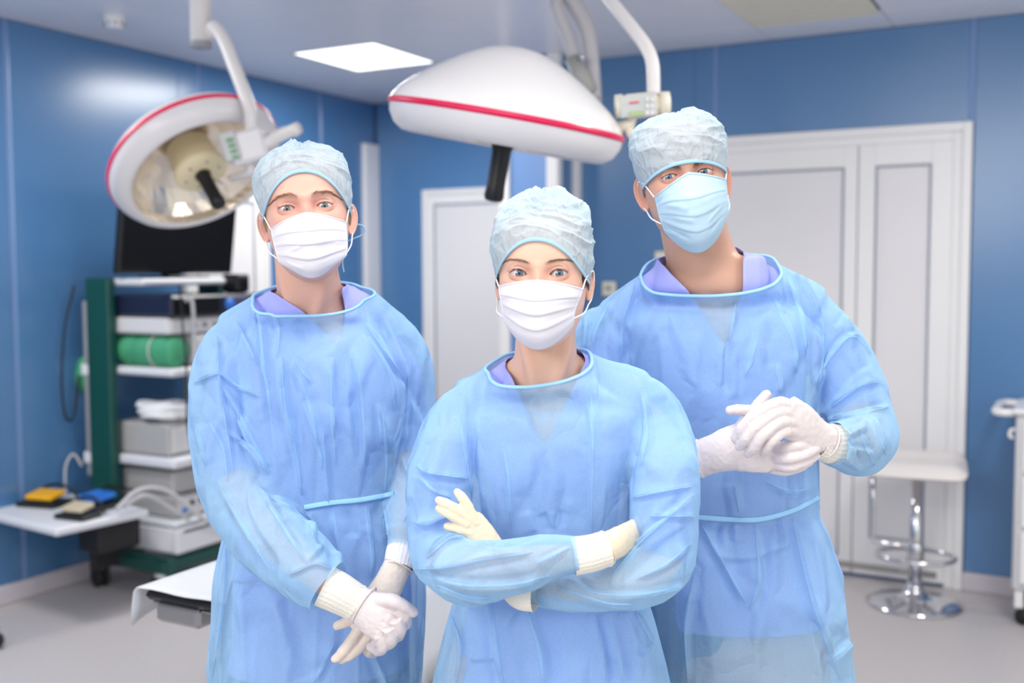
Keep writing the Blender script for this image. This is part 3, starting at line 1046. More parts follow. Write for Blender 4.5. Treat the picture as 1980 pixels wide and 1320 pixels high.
for sx in (0.0, 0.46):
    for sy in (0.03, 0.39):
        lg = box_obj('leg', M_white, tro, sx - 0.018, sx + 0.018, sy - 0.018, sy + 0.018, 0.075, 0.156, bev=0.005)
        mb = MB()
        mb.lathe([(0, -0.014), (0.034, -0.014), (0.037, -0.008), (0.037, 0.008), (0.034, 0.014), (0, 0.014)], 20, axis_matrix((sx + 0.02, sy, 0.037), (0.4, 1, 0)))
        mb.build('caster', M_dark, lg)

# ---- foot of a stand that just enters the picture at the lower left
c = at(-24, 1256, 4.31)
c = np.array([c[0], c[1], 0])
sd = thing('drip_stand', c, 0.2, 'dark caster and foot of a stand just inside the lower corner by the wall', 'stand')
mb = MB()
mb.lathe([(0, -0.012), (0.034, -0.012), (0.036, 0), (0.034, 0.012), (0, 0.012)], 20, axis_matrix((0.03, 0, 0.036), (0.2, 1, 0)))
mb.build('caster', M_dark, sd)
tube_obj('foot_bar', M_green, sd, [(0.03, 0, 0.085), (-0.1, 0.0, 0.10), (-0.3, 0, 0.11)], 0.016, 10, 10)
mb = MB()
mb.lathe([(0.012, 0.05), (0.018, 0.07), (0.018, 0.09), (0, 0.092)], 14, axis_matrix((0.03, 0, 0.0), (0, 0, 1)))
mb.build('caster_fork', M_chrome, sd)
mb = MB()
mb.tube([(-0.28, 0, 0.0), (-0.28, 0, 1.9)], 0.014, 12)
mb.build('pole', M_chrome, sd)
# ============================================================ people: tools
from mathutils.bvhtree import BVHTree
import bmesh


def _hash(ix, iy, iz, seed):
    h = (ix * 374761393 + iy * 668265263 + iz * 2147483647 + seed * 1274126177) & 0xFFFFFFFF
    h = ((h ^ (h >> 13)) * 1274126177) & 0xFFFFFFFF
    h = h ^ (h >> 16)
    return (h & 0xFFFF) / 32767.5 - 1.0


def vnoise(P, seed=0):
    P = np.asarray(P, float)
    I = np.floor(P).astype(np.int64)
    f = P - I
    w = f * f * f * (f * (f * 6 - 15) + 10)
    out = np.zeros(len(P))
    for dx in (0, 1):
        for dy in (0, 1):
            for dz in (0, 1):
                ww = (w[:, 0] if dx else 1 - w[:, 0]) * (w[:, 1] if dy else 1 - w[:, 1]) * (w[:, 2] if dz else 1 - w[:, 2])
                out += ww * _hash(I[:, 0] + dx, I[:, 1] + dy, I[:, 2] + dz, seed)
    return out


def ridged(P, seed=0, oct=2, sharp=1.5):
    """crease pattern: thin ridges, flat between; about -0.4 .. 0.6"""
    out = np.zeros(len(P))
    a, tot = 1.0, 0.0
    for o in range(oct):
        n = 1 - np.abs(vnoise(P * (2.03 ** o) + 17.3 * o, seed + o)) * 1.6
        out += a * np.clip(n, 0, 1) ** sharp
        tot += a
        a *= 0.5
    return out / tot - 0.4


def g1(x, s):
    return np.exp(-(x / s) ** 2)


def smoothstep(a, b, x):
    t = np.clip((x - a) / (b - a), 0, 1)
    return t * t * (3 - 2 * t)


def tube_loft(pts, rx, ry=None, n=28, m=40, up=(0.0, -1.0, 0.05)):
    """limb loft: a smooth path, half-widths across (rx) and along 'up' (ry)."""
    P = resample(pts, m)
    k = np.linspace(0, 1, len(pts))
    u = np.linspace(0, 1, m)
    RX = np.interp(u, k, rx)
    RY = RX if ry is None else np.interp(u, k, ry)
    T = np.gradient(P, axis=0)
    T /= np.linalg.norm(T, axis=1, keepdims=True)
    B = np.array(up, float)[None, :] - T * (T @ np.array(up, float))[:, None]
    B /= np.linalg.norm(B, axis=1, keepdims=True)
    N = np.cross(T, B)
    an = np.linspace(0, 2 * math.pi, n, endpoint=False)
    V = P[:, None, :] + RX[:, None, None] * np.cos(an)[None, :, None] * N[:, None, :] + RY[:, None, None] * np.sin(an)[None, :, None] * B[:, None, :]
    # rounded ends
    c0, c1 = P[0] - T[0] * RX[0] * 0.35, P[-1] + T[-1] * RX[-1] * 0.35
    V = V.reshape(-1, 3)
    F = [(i * n + k_, i * n + (k_ + 1) % n, (i + 1) * n + (k_ + 1) % n, (i + 1) * n + k_) for i in range(m - 1) for k_ in range(n)]
    a0 = len(V)
    V = np.vstack([V, c0, c1])
    F += [(a0, (k_ + 1) % n, k_) for k_ in range(n)] + [(a0 + 1, (m - 1) * n + k_, (m - 1) * n + (k_ + 1) % n) for k_ in range(n)]
    return V, F


def stack_loft(secs, n=64, m=70, ex=2.3, yaw=0.0):
    """horizontal sections (cx, cy, z, rx, ry) from bottom to top."""
    S = np.asarray(secs, float)
    S = S[np.argsort(S[:, 2])]
    Q = resample(S, m)
    an = np.linspace(0, 2 * math.pi, n, endpoint=False)
    ca = np.sign(np.cos(an)) * np.abs(np.cos(an)) ** (2 / ex)
    sa = np.sign(np.sin(an)) * np.abs(np.sin(an)) ** (2 / ex)
    X = Q[:, 3:4] * ca
    Y = Q[:, 4:5] * sa
    c, s = math.cos(yaw), math.sin(yaw)
    V = np.stack([Q[:, 0:1] + X * c - Y * s, Q[:, 1:2] + X * s + Y * c, np.repeat(Q[:, 2:3], n, 1)], -1).reshape(-1, 3)
    F = [(i * n + k, i * n + (k + 1) % n, (i + 1) * n + (k + 1) % n, (i + 1) * n + k) for i in range(m - 1) for k in range(n)]
    F += [tuple(range(n - 1, -1, -1)), tuple((m - 1) * n + k for k in range(n))]
    return V, F


def mesh_of(name, parts):
    V, F, o = [], [], 0
    for v, f in parts:
        V.append(np.asarray(v, float))
        F.extend([tuple(i + o for i in q) for q in f])
        o += len(v)
    me = bpy.data.meshes.new(name)
    me.from_pydata(np.vstack(V).tolist(), [], F)
    return me


def remesh(parts, voxel):
    me = mesh_of('tmp', parts)
    bm_fix(me)
    o = bpy.data.objects.new('tmp', me)
    COL.objects.link(o)
    md = o.modifiers.new('r', 'REMESH')
    md.mode = 'VOXEL'
    md.voxel_size = voxel
    md.adaptivity = 0
    dg = bpy.context.evaluated_depsgraph_get()
    out = bpy.data.meshes.new_from_object(o.evaluated_get(dg))
    bpy.data.objects.remove(o)
    bpy.data.meshes.remove(me)
    return out


def get_v(me):
    a = np.empty(len(me.vertices) * 3)
    me.vertices.foreach_get('co', a)
    return a.reshape(-1, 3)


def set_v(me, V):
    me.vertices.foreach_set('co', np.asarray(V, float).ravel())
    me.update()


def get_n(me):
    a = np.empty(len(me.vertices) * 3)
    me.vertex_normals.foreach_get('vector', a)
    return a.reshape(-1, 3)


def get_e(me):
    a = np.empty(len(me.edges) * 2, dtype=np.int64)
    me.edges.foreach_get('vertices', a)
    return a.reshape(-1, 2)


def laplace(V, E, it=2, lam=0.5, w=None):
    n = len(V)
    deg = np.maximum(np.bincount(E.ravel(), minlength=n), 1)[:, None]
    for _ in range(it):
        S = np.stack([np.bincount(E[:, 0], V[E[:, 1], k], n) + np.bincount(E[:, 1], V[E[:, 0], k], n) for k in range(3)], 1)
        d = lam * (S / deg - V)
        V = V + (d if w is None else d * w[:, None])
    return V


def seg_dist(P, A, B):
    """distance of 2-D points to a segment, and the parameter along it."""
    d = B - A
    t = np.clip(((P - A) @ d) / max(d @ d, 1e-9), 0, 1)
    return np.linalg.norm(P - A - t[:, None] * d, axis=1), t


def poly_dist(P, L, side=False):
    L = np.asarray(L, float)
    best = np.full(len(P), 1e9)
    par = np.zeros(len(P))
    sg = np.ones(len(P))
    lens = np.linalg.norm(np.diff(L, axis=0), axis=1)
    cum = np.concatenate([[0], np.cumsum(lens)])
    for i in range(len(L) - 1):
        d, t = seg_dist(P, L[i], L[i + 1])
        q = d < best
        best = np.where(q, d, best)
        par = np.where(q, (cum[i] + t * lens[i]) / cum[-1], par)
        if side:
            e = L[i + 1] - L[i]
            sg = np.where(q, np.sign(e[0] * (P[:, 1] - L[i][1]) - e[1] * (P[:, 0] - L[i][0])), sg)
    return (best, par, sg) if side else (best, par)


def in_poly(P, L):
    L = np.asarray(L, float)
    c = np.zeros(len(P), bool)
    j = len(L) - 1
    for i in range(len(L)):
        a, b = L[i], L[j]
        cond = ((a[1] > P[:, 1]) != (b[1] > P[:, 1])) & (P[:, 0] < (b[0] - a[0]) * (P[:, 1] - a[1]) / (b[1] - a[1] + 1e-12) + a[0])
        c ^= cond
        j = i
    return c


def fold(V, N, lines, scale=1.0):
    """raise or sink folds of cloth along traced lines: (points, height in mm, half-width in px)."""
    px = proj(V)
    view = V - np.array([0, 0, CAM_H])
    view /= np.linalg.norm(view, axis=1, keepdims=True)
    face = smoothstep(0.05, 0.4, -(N * view).sum(1))
    D = np.zeros(len(V))
    for n_, (pts, h, w) in enumerate(lines):
        L = resample([(x, y) for x, y in pts], max(8, 4 * len(pts)))
        lo, hi = L.min(0) - 6 * w, L.max(0) + 6 * w
        q = np.where((px[:, 0] > lo[0]) & (px[:, 0] < hi[0]) & (px[:, 1] > lo[1]) & (px[:, 1] < hi[1]) & (face > 0))[0]
        if not len(q):
            continue
        d, t, sg = poly_dist(px[q], L, True)
        # a fold has one slack side and one that drops away sharply
        slack = np.exp(-d / (1.7 * w))
        steep = np.exp(-(d / (0.75 * w)) ** 2) - 0.30 * g1(d - 1.7 * w, 0.9 * w)
        prof = np.where(sg * (1 if n_ % 2 else -1) > 0, slack, steep)
        D[q] += h * 0.001 * scale * prof * np.clip(np.sin(math.pi * np.clip(t, 0.0, 1.0)) * 1.7 + 0.05, 0, 1)
    D = np.where(D < 0, -0.0085 * (1 - np.exp(D / 0.0085)), 0.020 * (1 - np.exp(-D / 0.020)))
    return V + N * (D * face)[:, None]


def cut_plane(me, co, no, keep_loop=False, near=None, rad=None, axis=None):
    """cut the mesh by a plane and drop the side the normal points to; returns the cut loop."""
    bm = bmesh.new()
    bm.from_mesh(me)
    if near is not None:
        nv = Vector(near)
        if axis is None:
            geom = [f for f in bm.faces if (f.calc_center_median() - nv).length < rad]
        else:                                   # inside a short cylinder about the axis
            ax_ = Vector(axis)
            geom = []
            for f in bm.faces:
                d = f.calc_center_median() - nv
                h = d.dot(ax_)
                if abs(h) < 0.09 and (d - ax_ * h).length < rad:
                    geom.append(f)
        gs = set()
        for f in geom:
            gs.update(f.verts)
            gs.update(f.edges)
        geom = geom + list(gs)
    else:
        geom = bm.verts[:] + bm.edges[:] + bm.faces[:]
    r = bmesh.ops.bisect_plane(bm, geom=geom, plane_co=Vector(co), plane_no=Vector(no), clear_outer=True)
    loop = []
    if keep_loop:
        eds = [e for e in r['geom_cut'] if isinstance(e, bmesh.types.BMEdge)]
        adj = {}
        for e in eds:
            a, b = e.verts
            adj.setdefault(a, []).append(b)
            adj.setdefault(b, []).append(a)
        best = []
        left = set(adj)
        while left:
            s = left.pop()
            ch, cur, prev = [s], s, None
            while True:
                nx = [q for q in adj[cur] if q is not prev and q in left]
                if not nx:
                    break
                prev, cur = cur, nx[0]
                left.discard(cur)
                ch.append(cur)
            if len(ch) > len(best):
                best = ch
        loop = [tuple(v.co) for v in best]
    bm.to_mesh(me)
    bm.free()
    me.update()
    return np.array(loop)


def drop_faces(me, fn):
    """delete the faces whose centre satisfies fn(centres, normals)."""
    bm = bmesh.new()
    bm.from_mesh(me)
    bm.faces.ensure_lookup_table()
    C = np.array([f.calc_center_median()[:] for f in bm.faces])
    Nn = np.array([f.normal[:] for f in bm.faces])
    k = fn(C, Nn)
    bmesh.ops.delete(bm, geom=[bm.faces[i] for i in np.where(k)[0]], context='FACES')
    bm.to_mesh(me)
    bm.free()
    me.update()


def smooth_rim(me, it=8):
    """relax the open edges of a sheet along themselves."""
    bm = bmesh.new()
    bm.from_mesh(me)
    E = np.array([[e.verts[0].index, e.verts[1].index] for e in bm.edges if e.is_boundary])
    bm.free()
    if not len(E):
        return
    V = get_v(me)
    n = len(V)
    deg = np.bincount(E.ravel(), minlength=n)
    on = deg == 2
    for _ in range(it):
        S = np.stack([np.bincount(E[:, 0], V[E[:, 1], k], n) + np.bincount(E[:, 1], V[E[:, 0], k], n) for k in range(3)], 1)
        V[on] = 0.5 * V[on] + 0.25 * S[on]
    set_v(me, V)


def keep_largest(me):
    n = len(me.vertices)
    E = get_e(me)
    lab = np.arange(n)
    for _ in range(600):
        m = np.minimum(lab[E[:, 0]], lab[E[:, 1]])
        new = lab.copy()
        np.minimum.at(new, E[:, 0], m)
        np.minimum.at(new, E[:, 1], m)
        new = new[new]
        if (new == lab).all():
            break
        lab = new
    big = np.bincount(lab).argmax()
    if (lab == big).all():
        return
    bm = bmesh.new()
    bm.from_mesh(me)
    bm.verts.ensure_lookup_table()
    bmesh.ops.delete(bm, geom=[bm.verts[i] for i in np.where(lab != big)[0]], context='VERTS')
    bm.to_mesh(me)
    bm.free()
    me.update()


def finish(me, m, smooth=True):
    if smooth:
        me.polygons.foreach_set('use_smooth', np.ones(len(me.polygons), bool))
    me.materials.clear()
    if m is not None:
        me.materials.append(m)
    me.update()
    return me


def paint(me, name, cols):
    a = me.color_attributes.new(name, 'FLOAT_COLOR', 'POINT')
    c = np.ones((len(me.vertices), 4))
    c[:, :3] = cols
    a.data.foreach_set('color', c.ravel())


# ------------------------------------------------------------ materials of people
def skin_mat(name):
    m = mat(name, rgb(230, 190, 172), 0.45, sss=0.12, bump=0.06, bscale=900, spec=0.35)
    nt = m.node_tree
    b = nt.nodes['Principled BSDF']
    a = nt.nodes.new('ShaderNodeVertexColor')
    a.layer_name = 'pigment'
    nt.links.new(a.outputs['Color'], b.inputs['Base Color'])
    return m


def thin_cloth(name, col, opac, trans=0.45, edge=0.3, tint=(0.86, 0.95, 1.0), weave=0.25, wscale=420, crumple=0.0, cscale=28, cdist=0.003, rough=0.7, sheen=0.0):
    """a thin non-woven sheet: part open gauze, part diffusing fibre that lets light through."""
    m = bpy.data.materials.new(name)
    m.use_nodes = True
    nt = m.node_tree
    nt.nodes.clear()
    N, L = nt.nodes.new, nt.links.new
    out = N('ShaderNodeOutputMaterial')
    tc = N('ShaderNodeTexCoord')
    df, tr, tp = N('ShaderNodeBsdfDiffuse'), N('ShaderNodeBsdfTranslucent'), N('ShaderNodeBsdfTransparent')
    nz = N('ShaderNodeTexNoise')
    nz.inputs['Scale'].default_value = wscale
    nz.inputs['Detail'].default_value = 2
    L(tc.outputs['Object'], nz.inputs['Vector'])
    nz2 = N('ShaderNodeTexNoise')
    nz2.inputs['Scale'].default_value = 9
    nz2.inputs['Detail'].default_value = 4
    L(tc.outputs['Object'], nz2.inputs['Vector'])
    cm = N('ShaderNodeMix')
    cm.data_type = 'RGBA'
    cm.inputs[6].default_value = tuple(x * 0.93 for x in col[:3]) + (1,)
    cm.inputs[7].default_value = tuple(min(1, x * 1.05) for x in col[:3]) + (1,)
    L(nz2.outputs['Fac'], cm.inputs[0])
    for s in (df, tr):
        L(cm.outputs[2], s.inputs['Color'])
    tp.inputs['Color'].default_value = tuple(tint) + (1,)
    m1 = N('ShaderNodeMixShader')
    m1.inputs[0].default_value = trans
    L(df.outputs[0], m1.inputs[1])
    L(tr.outputs[0], m1.inputs[2])
    # fibres block more when the sheet is seen or lit edge-on
    fr = N('ShaderNodeLayerWeight')
    fr.inputs['Blend'].default_value = 0.45
    ma = N('ShaderNodeMath')
    ma.operation = 'MULTIPLY_ADD'
    L(fr.outputs['Facing'], ma.inputs[0])
    ma.inputs[1].default_value = edge
    ma.inputs[2].default_value = opac - weave * 0.5
    mb_ = N('ShaderNodeMath')
    mb_.operation = 'MULTIPLY_ADD'
    L(nz.outputs['Fac'], mb_.inputs[0])
    mb_.inputs[1].default_value = weave
    L(ma.outputs[0], mb_.inputs[2])
    mb_.use_clamp = True
    m2 = N('ShaderNodeMixShader')
    L(mb_.outputs[0], m2.inputs[0])
    L(tp.outputs[0], m2.inputs[1])
    L(m1.outputs[0], m2.inputs[2])
    L(m2.outputs[0], out.inputs['Surface'])
    if crumple:
        v = N('ShaderNodeTexVoronoi')
        v.feature = 'DISTANCE_TO_EDGE'
        v.inputs['Scale'].default_value = cscale
        wn = N('ShaderNodeTexNoise')
        wn.inputs['Scale'].default_value = 11
        wn.inputs['Detail'].default_value = 3
        L(tc.outputs['Object'], wn.inputs['Vector'])
        mx = N('ShaderNodeMix')
        mx.data_type = 'VECTOR'
        mx.inputs[0].default_value = 0.035
        sq = N('ShaderNodeVectorMath')
        sq.operation = 'MULTIPLY'
        sq.inputs[1].default_value = (1.0, 1.0, 0.5)
        L(tc.outputs['Object'], sq.inputs[0])
        L(sq.outputs[0], mx.inputs[4])
        L(wn.outputs['Color'], mx.inputs[5])
        L(mx.outputs[1], v.inputs['Vector'])
        mr = N('ShaderNodeMapRange')
        mr.inputs[1].default_value = 0.0
        mr.inputs[2].default_value = 0.22
        mr.interpolation_type = 'SMOOTHSTEP'
        L(v.outputs['Distance'], mr.inputs[0])
        bp = N('ShaderNodeBump')
        bp.inputs['Strength'].default_value = crumple
        bp.inputs['Distance'].default_value = cdist
        bp.invert = True
        L(mr.outputs[0], bp.inputs['Height'])
        for s in (df, tr):
            L(bp.outputs['Normal'], s.inputs['Normal'])
    return m


M_skin = skin_mat('skin')
M_gown = thin_cloth('gown_cloth', rgb(174, 217, 255), 0.54, 0.14, 0.38, (0.88, 0.95, 1.0), weave=0.20, crumple=0.7, cscale=11, cdist=0.009)
M_bind = mat('gown_binding', rgb(162, 212, 250), 0.85, noise=0.03, nscale=60, bump=0.1, bscale=400, spec=0.2)
M_cap = thin_cloth('cap_cloth', rgb(200, 220, 232), 0.66, 0.2, 0.3, (0.95, 0.98, 1.0), weave=0.3, crumple=0.45, cscale=55)
M_capband = thin_cloth('cap_band', rgb(176, 216, 242), 0.93, 0.2, 0.06)
M_mask_w = thin_cloth('mask_white', rgb(240, 238, 246), 0.985, 0.15, 0.02, weave=0.02)
M_mask_b = thin_cloth('mask_blue', rgb(196, 224, 242), 0.985, 0.15, 0.02, weave=0.02)
M_loop = mat('ear_loop', rgb(240, 240, 246), 0.8)
M_scrub = mat('scrub_cloth', rgb(172, 178, 246), 0.85, noise=0.04, nscale=14, bump=0.15, bscale=300, spec=0.2)
M_trous = mat('trouser_cloth', rgb(56, 78, 122), 0.9, noise=0.06, bump=0.2, bscale=200, spec=0.2)
M_glove = mat('glove_latex', rgb(228, 218, 218), 0.42, sss=0.1, noise=0.025, nscale=30, bump=0.12, bscale=120, spec=0.4)
M_glove_y = mat('glove_latex_cream', rgb(246, 226, 196), 0.42, sss=0.1, noise=0.025, nscale=30, bump=0.12, bscale=120, spec=0.4)
M_cuff = mat('knit_cuff', rgb(240, 236, 226), 0.9, noise=0.03, bump=0.4, bscale=350, spec=0.2)
M_cuffw = mat('knit_cuff_white', rgb(238, 238, 244), 0.9, noise=0.03, bump=0.4, bscale=350, spec=0.2)
M_shoe = mat('white_clog', rgb(225, 225, 225), 0.5)


def hair_mat(name, col):
    return mat(name, col, 0.5, noise=0.25, nscale=300, spec=0.4)


def eye_mat(name, iris, iris2):
    m = bpy.data.materials.new(name)
    m.use_nodes = True
    nt = m.node_tree
    N, L = nt.nodes.new, nt.links.new
    b = nt.nodes['Principled BSDF']
    b.inputs['Roughness'].default_value = 0.12
    b.inputs['Coat Weight'].default_value = 0.8
    b.inputs['Coat Roughness'].default_value = 0.02
    tc = N('ShaderNodeTexCoord')
    sx = N('ShaderNodeSeparateXYZ')
    L(tc.outputs['Object'], sx.inputs[0])
    cx = N('ShaderNodeCombineXYZ')
    L(sx.outputs[0], cx.inputs[0])
    L(sx.outputs[2], cx.inputs[2])
    ln = N('ShaderNodeVectorMath')
    ln.operation = 'LENGTH'
    L(cx.outputs[0], ln.inputs[0])
    nm = N('ShaderNodeVectorMath')
    nm.operation = 'NORMALIZE'
    L(cx.outputs[0], nm.inputs[0])
    nz = N('ShaderNodeTexNoise')
    nz.inputs['Scale'].default_value = 7.0
    nz.inputs['Detail'].default_value = 4
    L(nm.outputs[0], nz.inputs['Vector'])
    mi = N('ShaderNodeMix')
    mi.data_type = 'RGBA'
    mi.inputs[6].default_value = iris
    mi.inputs[7].default_value = iris2
    L(nz.outputs['Fac'], mi.inputs[0])
    # rings: pupil, iris, limbus, sclera
    rp = N('ShaderNodeValToRGB')
    rp.color_ramp.elements[0].position = 0.0
    rp.color_ramp.elements[0].color = (0, 0, 0, 1)
    rp.color_ramp.elements[1].position = 1.0
    sc = N('ShaderNodeMath')
    sc.operation = 'MULTIPLY'
    sc.inputs[1].default_value = 100.0        # 10 mm -> 1
    L(ln.outputs['Value'], sc.inputs[0])

    def step(a, bb):
        r = N('ShaderNodeMapRange')
        r.interpolation_type = 'SMOOTHSTEP'
        r.inputs[1].default_value, r.inputs[2].default_value = a, bb
        L(sc.outputs[0], r.inputs[0])
        return r.outputs[0]
    c1 = N('ShaderNodeMix')
    c1.data_type = 'RGBA'
    c1.inputs[6].default_value = (0.003, 0.003, 0.004, 1)
    L(mi.outputs[2], c1.inputs[7])
    L(step(0.20, 0.27), c1.inputs[0])
    c2 = N('ShaderNodeMix')
    c2.data_type = 'RGBA'
    c2.inputs[7].default_value = (0.02, 0.035, 0.05, 1)
    L(c1.outputs[2], c2.inputs[6])
    L(step(0.44, 0.58), c2.inputs[0])
    c3 = N('ShaderNodeMix')
    c3.data_type = 'RGBA'
    c3.inputs[7].default_value = rgb(206, 196, 196)
    L(c2.outputs[2], c3.inputs[6])
    L(step(0.595, 0.66), c3.inputs[0])
    L(c3.outputs[2], b.inputs['Base Color'])
    return m


# ------------------------------------------------------------ the head
HEAD_T = resample(np.array([
    # z, half-width, front, back
    [0.1180, 0.004, 0.004, 0.004], [0.1155, 0.026, 0.028, 0.034], [0.108, 0.047, 0.051, 0.060], [0.096, 0.061, 0.069, 0.078],
    [0.078, 0.0715, 0.083, 0.091], [0.055, 0.0765, 0.0915, 0.098], [0.032, 0.0775, 0.0945, 0.100], [0.014, 0.0765, 0.0930, 0.099],
    [0.0, 0.0755, 0.0905, 0.097], [-0.018, 0.0735, 0.0900, 0.092], [-0.042, 0.0705, 0.0905, 0.083], [-0.065, 0.0655, 0.0895, 0.073],
    [-0.086, 0.0580, 0.0875, 0.062], [-0.104, 0.0460, 0.0835, 0.050], [-0.116, 0.0320, 0.0750, 0.038], [-0.123, 0.0190, 0.0600, 0.028], [-0.126, 0.006, 0.030, 0.012]]), 240)
HEAD_T[:, 0] = np.where(HEAD_T[:, 0] > 0.04, 0.04 + (HEAD_T[:, 0] - 0.04) * 0.885, HEAD_T[:, 0])
HEAD_T = HEAD_T[np.argsort(HEAD_T[:, 0])]
TOP = 0.1090


def head_sec(z):
    return tuple(np.interp(z, HEAD_T[:, 0], HEAD_T[:, k]) for k in (1, 2, 3))


class Face:
    """the front of a head: y of the skin over (x, z), and the eye openings."""

    def __init__(s, male=True, xe=0.0315, hu=0.0056, hl=0.0046, tilt=0.0012, brow=0.0035, lid=0.0192, fat=1.0):
        s.male, s.xe, s.hu, s.hl, s.tilt, s.brow, s.lidR = male, xe, hu, hl, tilt, brow, lid
        s.ex = 2.35
        s.ax = 0.0146
        s.fat = fat
        s.ye = -0.0838 + s.lidR

    def base(s, x, z):
        w, f, b = head_sec(z)
        t = np.clip(np.abs(x) / np.maximum(w, 1e-4), 0, 1)
        return -f * np.maximum(1 - t ** s.ex, 0) ** (1 / s.ex)

    def relief(s, x, z):
        ax_ = np.abs(x)
        nh = np.interp(z, [-0.066, -0.060, -0.053, -0.046, -0.034, -0.018, -0.004, 0.008, 0.022], [0, 0.003, 0.016, 0.0225, 0.019, 0.0125, 0.0065, 0.003, 0.0])
        nw = np.interp(z, [-0.055, -0.045, -0.03, -0.01, 0.01], [0.0155, 0.0155, 0.0125, 0.0098, 0.011])
        D = nh * g1(x, nw)
        D += 0.005 * g1(ax_ - 0.0145, 0.006) * g1(z + 0.050, 0.007)                 # nostril wings
        D -= 0.0105 * g1(ax_ - s.xe, 0.0185) * g1(z - 0.0005, 0.0125)               # sockets
        D -= (0.0030 if s.male else 0.0018) * g1(ax_ - 0.0165, 0.006) * g1(z - 0.001, 0.010)                # beside the nose root
        D += s.brow * g1(ax_ - 0.029, 0.021) * g1(z - 0.0185, 0.0075)
        D += s.brow * 0.5 * g1(x, 0.012) * g1(z - 0.016, 0.008)
        D += 0.0035 * s.fat * g1(ax_ - 0.046, 0.02) * g1(z + 0.030, 0.016)          # cheekbones
        D -= 0.0015 * g1(ax_ - 0.050, 0.016) * g1(z + 0.07, 0.02)
        D += 0.0060 * g1(x, 0.022) * g1(z + 0.078, 0.013)                           # mouth mound
        D += 0.0030 * g1(x, 0.018) * g1(z + 0.074, 0.003) + 0.0030 * g1(x, 0.016) * g1(z + 0.083, 0.0035)
        D -= 0.0030 * g1(x, 0.022) * g1(z + 0.0785, 0.0014)
        D += 0.0050 * g1(x, 0.02) * g1(z + 0.108, 0.012)                            # chin
        D -= 0.0022 * g1(ax_ - 0.066, 0.012) * g1(z - 0.02, 0.022)                  # temples
        return D

    def lids(s, x, z):
        """s-coordinate across the opening, upper and lower lid lines"""
        ex = np.abs(x) - s.xe
        q = ex / s.ax
        c = np.clip(1 - np.abs(q) ** 2.1, 0, None)
        skew = 1 - 0.16 * q
        zu = s.tilt * q + s.hu * c * skew
        zl = s.tilt * q - s.hl * c ** 0.9 * (1 + 0.12 * q)
        return q, zu, zl

    def surface(s, x, z, snap=None):
        """returns z (snapped to the lid lines), y and a colour code: 0 skin, 1 inside the opening, 2 lid rim"""
        q, zu, zl = s.lids(x, z)
        z = z.copy()
        if snap:
            ins = np.abs(q) < 0.995
            a = ins & (np.abs(z - zu) < snap * 0.52)
            z[a] = zu[a]
            b = ins & ~a & (np.abs(z - zl) < snap * 0.52)
            z[b] = zl[b]
        y0 = s.base(x, z) - s.relief(x, z)
        ex = np.abs(x) - s.xe
        r2 = ex ** 2 + np.where(z < 0, z * 1.22, z) ** 2
        yl = s.ye - np.sqrt(np.maximum(s.lidR ** 2 - r2, 1e-8))
        k = 0.0040
        w_ = 1 - smoothstep(0.0135, 0.0190, np.sqrt(r2))
        yl2 = yl * w_ + (y0 + 0.012) * (1 - w_)
        m = -k * np.log(np.exp(-np.clip(y0 / k, -60, 60)) + np.exp(-np.clip(yl2 / k, -60, 60)))
        y = m
        # the crease over the upper lid and a soft fold under the lower one
        near = (np.abs(q) < 1.35)
        y = y + np.where(near, 0.0014 * g1(z - (zu + 0.0046), 0.0011) * np.clip(1.3 - np.abs(q), 0, 1), 0)
        y = y + np.where(near, 0.0006 * g1(z - (zl - 0.0075), 0.0018) * np.clip(1.2 - np.abs(q), 0, 1), 0)
        inside = (np.abs(q) < 1) & (z < zu - 1e-5) & (z > zl + 1e-5)
        rr2 = ex ** 2 + z ** 2
        yball = np.where(rr2 < 0.0180 ** 2, s.ye - np.sqrt(np.maximum(0.0180 ** 2 - rr2, 0)), 9.0)
        y = np.where(inside, yl + 0.0062, np.minimum(y, yball - 0.0009))
        code = np.where(inside, 1, 0)
        rim = (np.abs(q) < 1.05) & ~inside & (np.minimum(np.abs(z - zu), np.abs(z - zl)) < 0.0009)
        code = np.where(rim, 2, code)
        return z, y, code

    def skin_y(s, x, z):
        q, y, c = s.surface(np.asarray(x, float), np.asarray(z, float))
        return y


